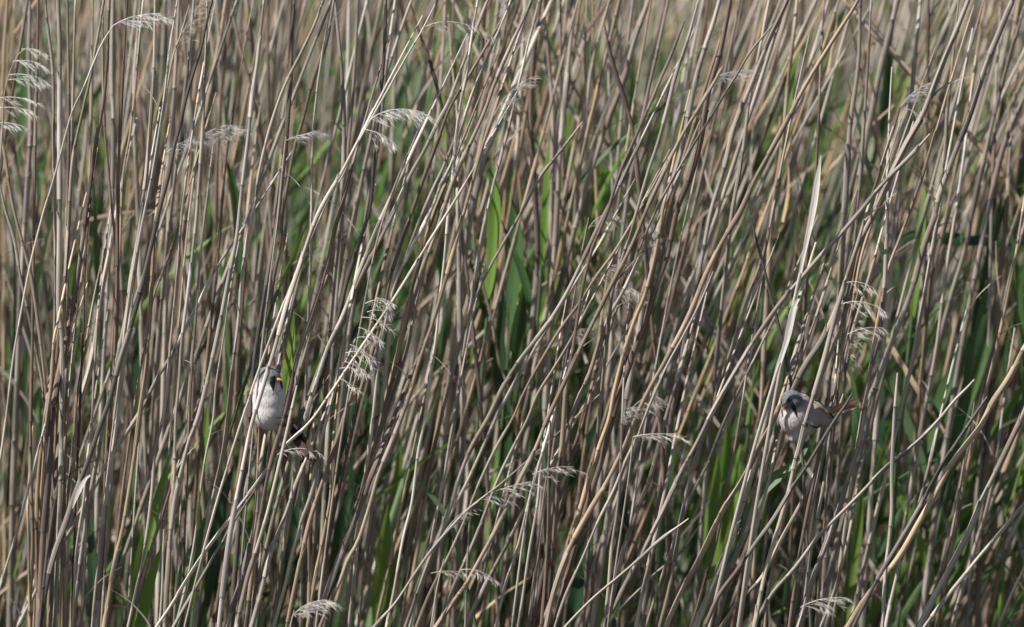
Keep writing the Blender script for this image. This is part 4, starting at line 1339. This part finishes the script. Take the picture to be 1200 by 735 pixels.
def col2(X, Y, D, n):
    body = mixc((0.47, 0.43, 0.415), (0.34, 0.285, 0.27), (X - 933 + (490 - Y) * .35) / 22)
    body = mixc(body, (0.52, 0.49, 0.48), (Y - 500) / 14)
    r_ = math.hypot(X - 928, (Y - 470))
    hd = (17 - r_) / 5 - max(0, (Y - 474)) / 4
    c = mixc(body, BLUEG, hd)
    bk = (461 - Y + (X - 935) * .42) / 8 if X > 934 else 0
    c = mixc(c, (0.27, 0.19, 0.145), bk)
    return c


me, V, Nn, T = body_mesh([(927.5, 471, -3, 13.5, 14, 14, 0), (936, 476, 4, 16, 16, 16, 0), (930.5, 491, 0, 17.5, 17, 19, 0), (933, 506, 2, 10, 11, 13.5, 10), (951, 485, 12, 19, 16, 17.5, 20), (963, 489, 14, 14, 13, 12, 20), (972, 485, 16, 8, 9, 7.5, 0), (942, 497, 6, 17, 15, 14, 0)], D2, loc2, col2)
o = bpy.data.objects.new("body", me); COL.objects.link(o); o.parent = b2
bv = BVHTree.FromPolygons([v.co.copy() for v in me.vertices], [tuple(p.vertices) for p in me.polygons])
fluff(V, Nn, T, 3200, (0.35, 0.2, -1), b2)
patch(bv, loc2, D2, [(923.2, 467, 1.4), (926, 470.5, 2.9), (929, 475.5, 3.4), (931.4, 481, 2.6), (933, 485, 1.6), (933.4, 488.5, .3)], "moustache", BLACK, M_BIRD, b2, .5, .8)
patch(bv, loc2, D2, [(915.6, 470, .6), (915.6, 475, 1.5), (916, 481, 1.5), (916.8, 486, .9), (917, 489, .2)], "moustache", BLACK, M_BIRD, b2, .6, .6)
e = ball("eye", surf(bv, loc2, 925.6, 468.6, D2, .1), 1.5 * S, M_IRIS, b2)
ball("pupil", surf(bv, loc2, 925.4, 468.6, D2, 1.3), .95 * S, M_EYE, e)
e = ball("eye", surf(bv, loc2, 915.8, 468.6, D2, .1), 1.2 * S, M_IRIS, b2)
ball("pupil", surf(bv, loc2, 915.6, 468.6, D2, 1.1), .8 * S, M_EYE, e)
bs = surf(bv, loc2, 920.0, 473.6, D2, -1.2)
beak(bs, bs + np.array([-3.4 * S, -7.5 * S, -4.6 * S]), 3.0 * S, b2)
patch(bv, loc2, D2, [(944, 462.5, .3), (949, 465, 2.2), (957, 471, 4.0), (965, 479, 4.6), (972, 486, 4.2), (977, 491, 1.4)], "wing", (0.24, 0.18, 0.15), M_BIRD, b2, .7, .8)
wg = [c_ for c_ in b2.children if c_.name.startswith("wing")][0]
for line, tn, nm in (([(941.5, 463.0, .5), (945, 463.2, 1.1), (950, 464.6, .9), (952, 466, .2)], (0.62, 0.58, 0.54), "wing_bar"),
                     ([(956, 468.3, .5), (963, 473.5, 1.2), (970, 480.5, 1.4), (976.5, 489.5, 1.3), (977.5, 491.5, .3)], BLACK, "wing_edge"),
                     ([(957, 471.5, .3), (963, 476.5, .9), (969, 483, 1.0), (974, 489, .3)], (0.32, 0.18, 0.10), "wing_edge"),
                     ([(949, 498, .4), (954, 500, 1.0), (960, 502.6, 1.1), (964.5, 503.2, .5)], BLACK, "wing_edge")):
    patch(bv, loc2, D2, line, nm, tn, M_BIRD, wg, 1.6, .5)
tail = MB()
for q in range(7):
    off = (q - 3)
    a = bird_pt(972 + off * .3, 484 + off * .9, 8, D2)
    b = bird_pt(1007 - abs(off - 1) * 1.5, 471.5 + off * 1.9, -8 + q * .4, D2)
    feather(tail, a, b, 1.5 * S, jit([(0.36, .23, .16), (0.20, .10, .065), (0.46, .33, .25), (0.28, .15, .10)][q % 4], .08), np.array([.25, -.45, .9]))
tail.build("tail", M_BIRD, b2)
st = find_stem(944, 494)
foot(b2, st, 501, bird_pt(943, 500, -8, D2))
foot(b2, st, 535, bird_pt(932, 517, -6, D2))

print("things", len(THINGS), "greens", len(GREENS), "verts", mass.n, greenm.n)
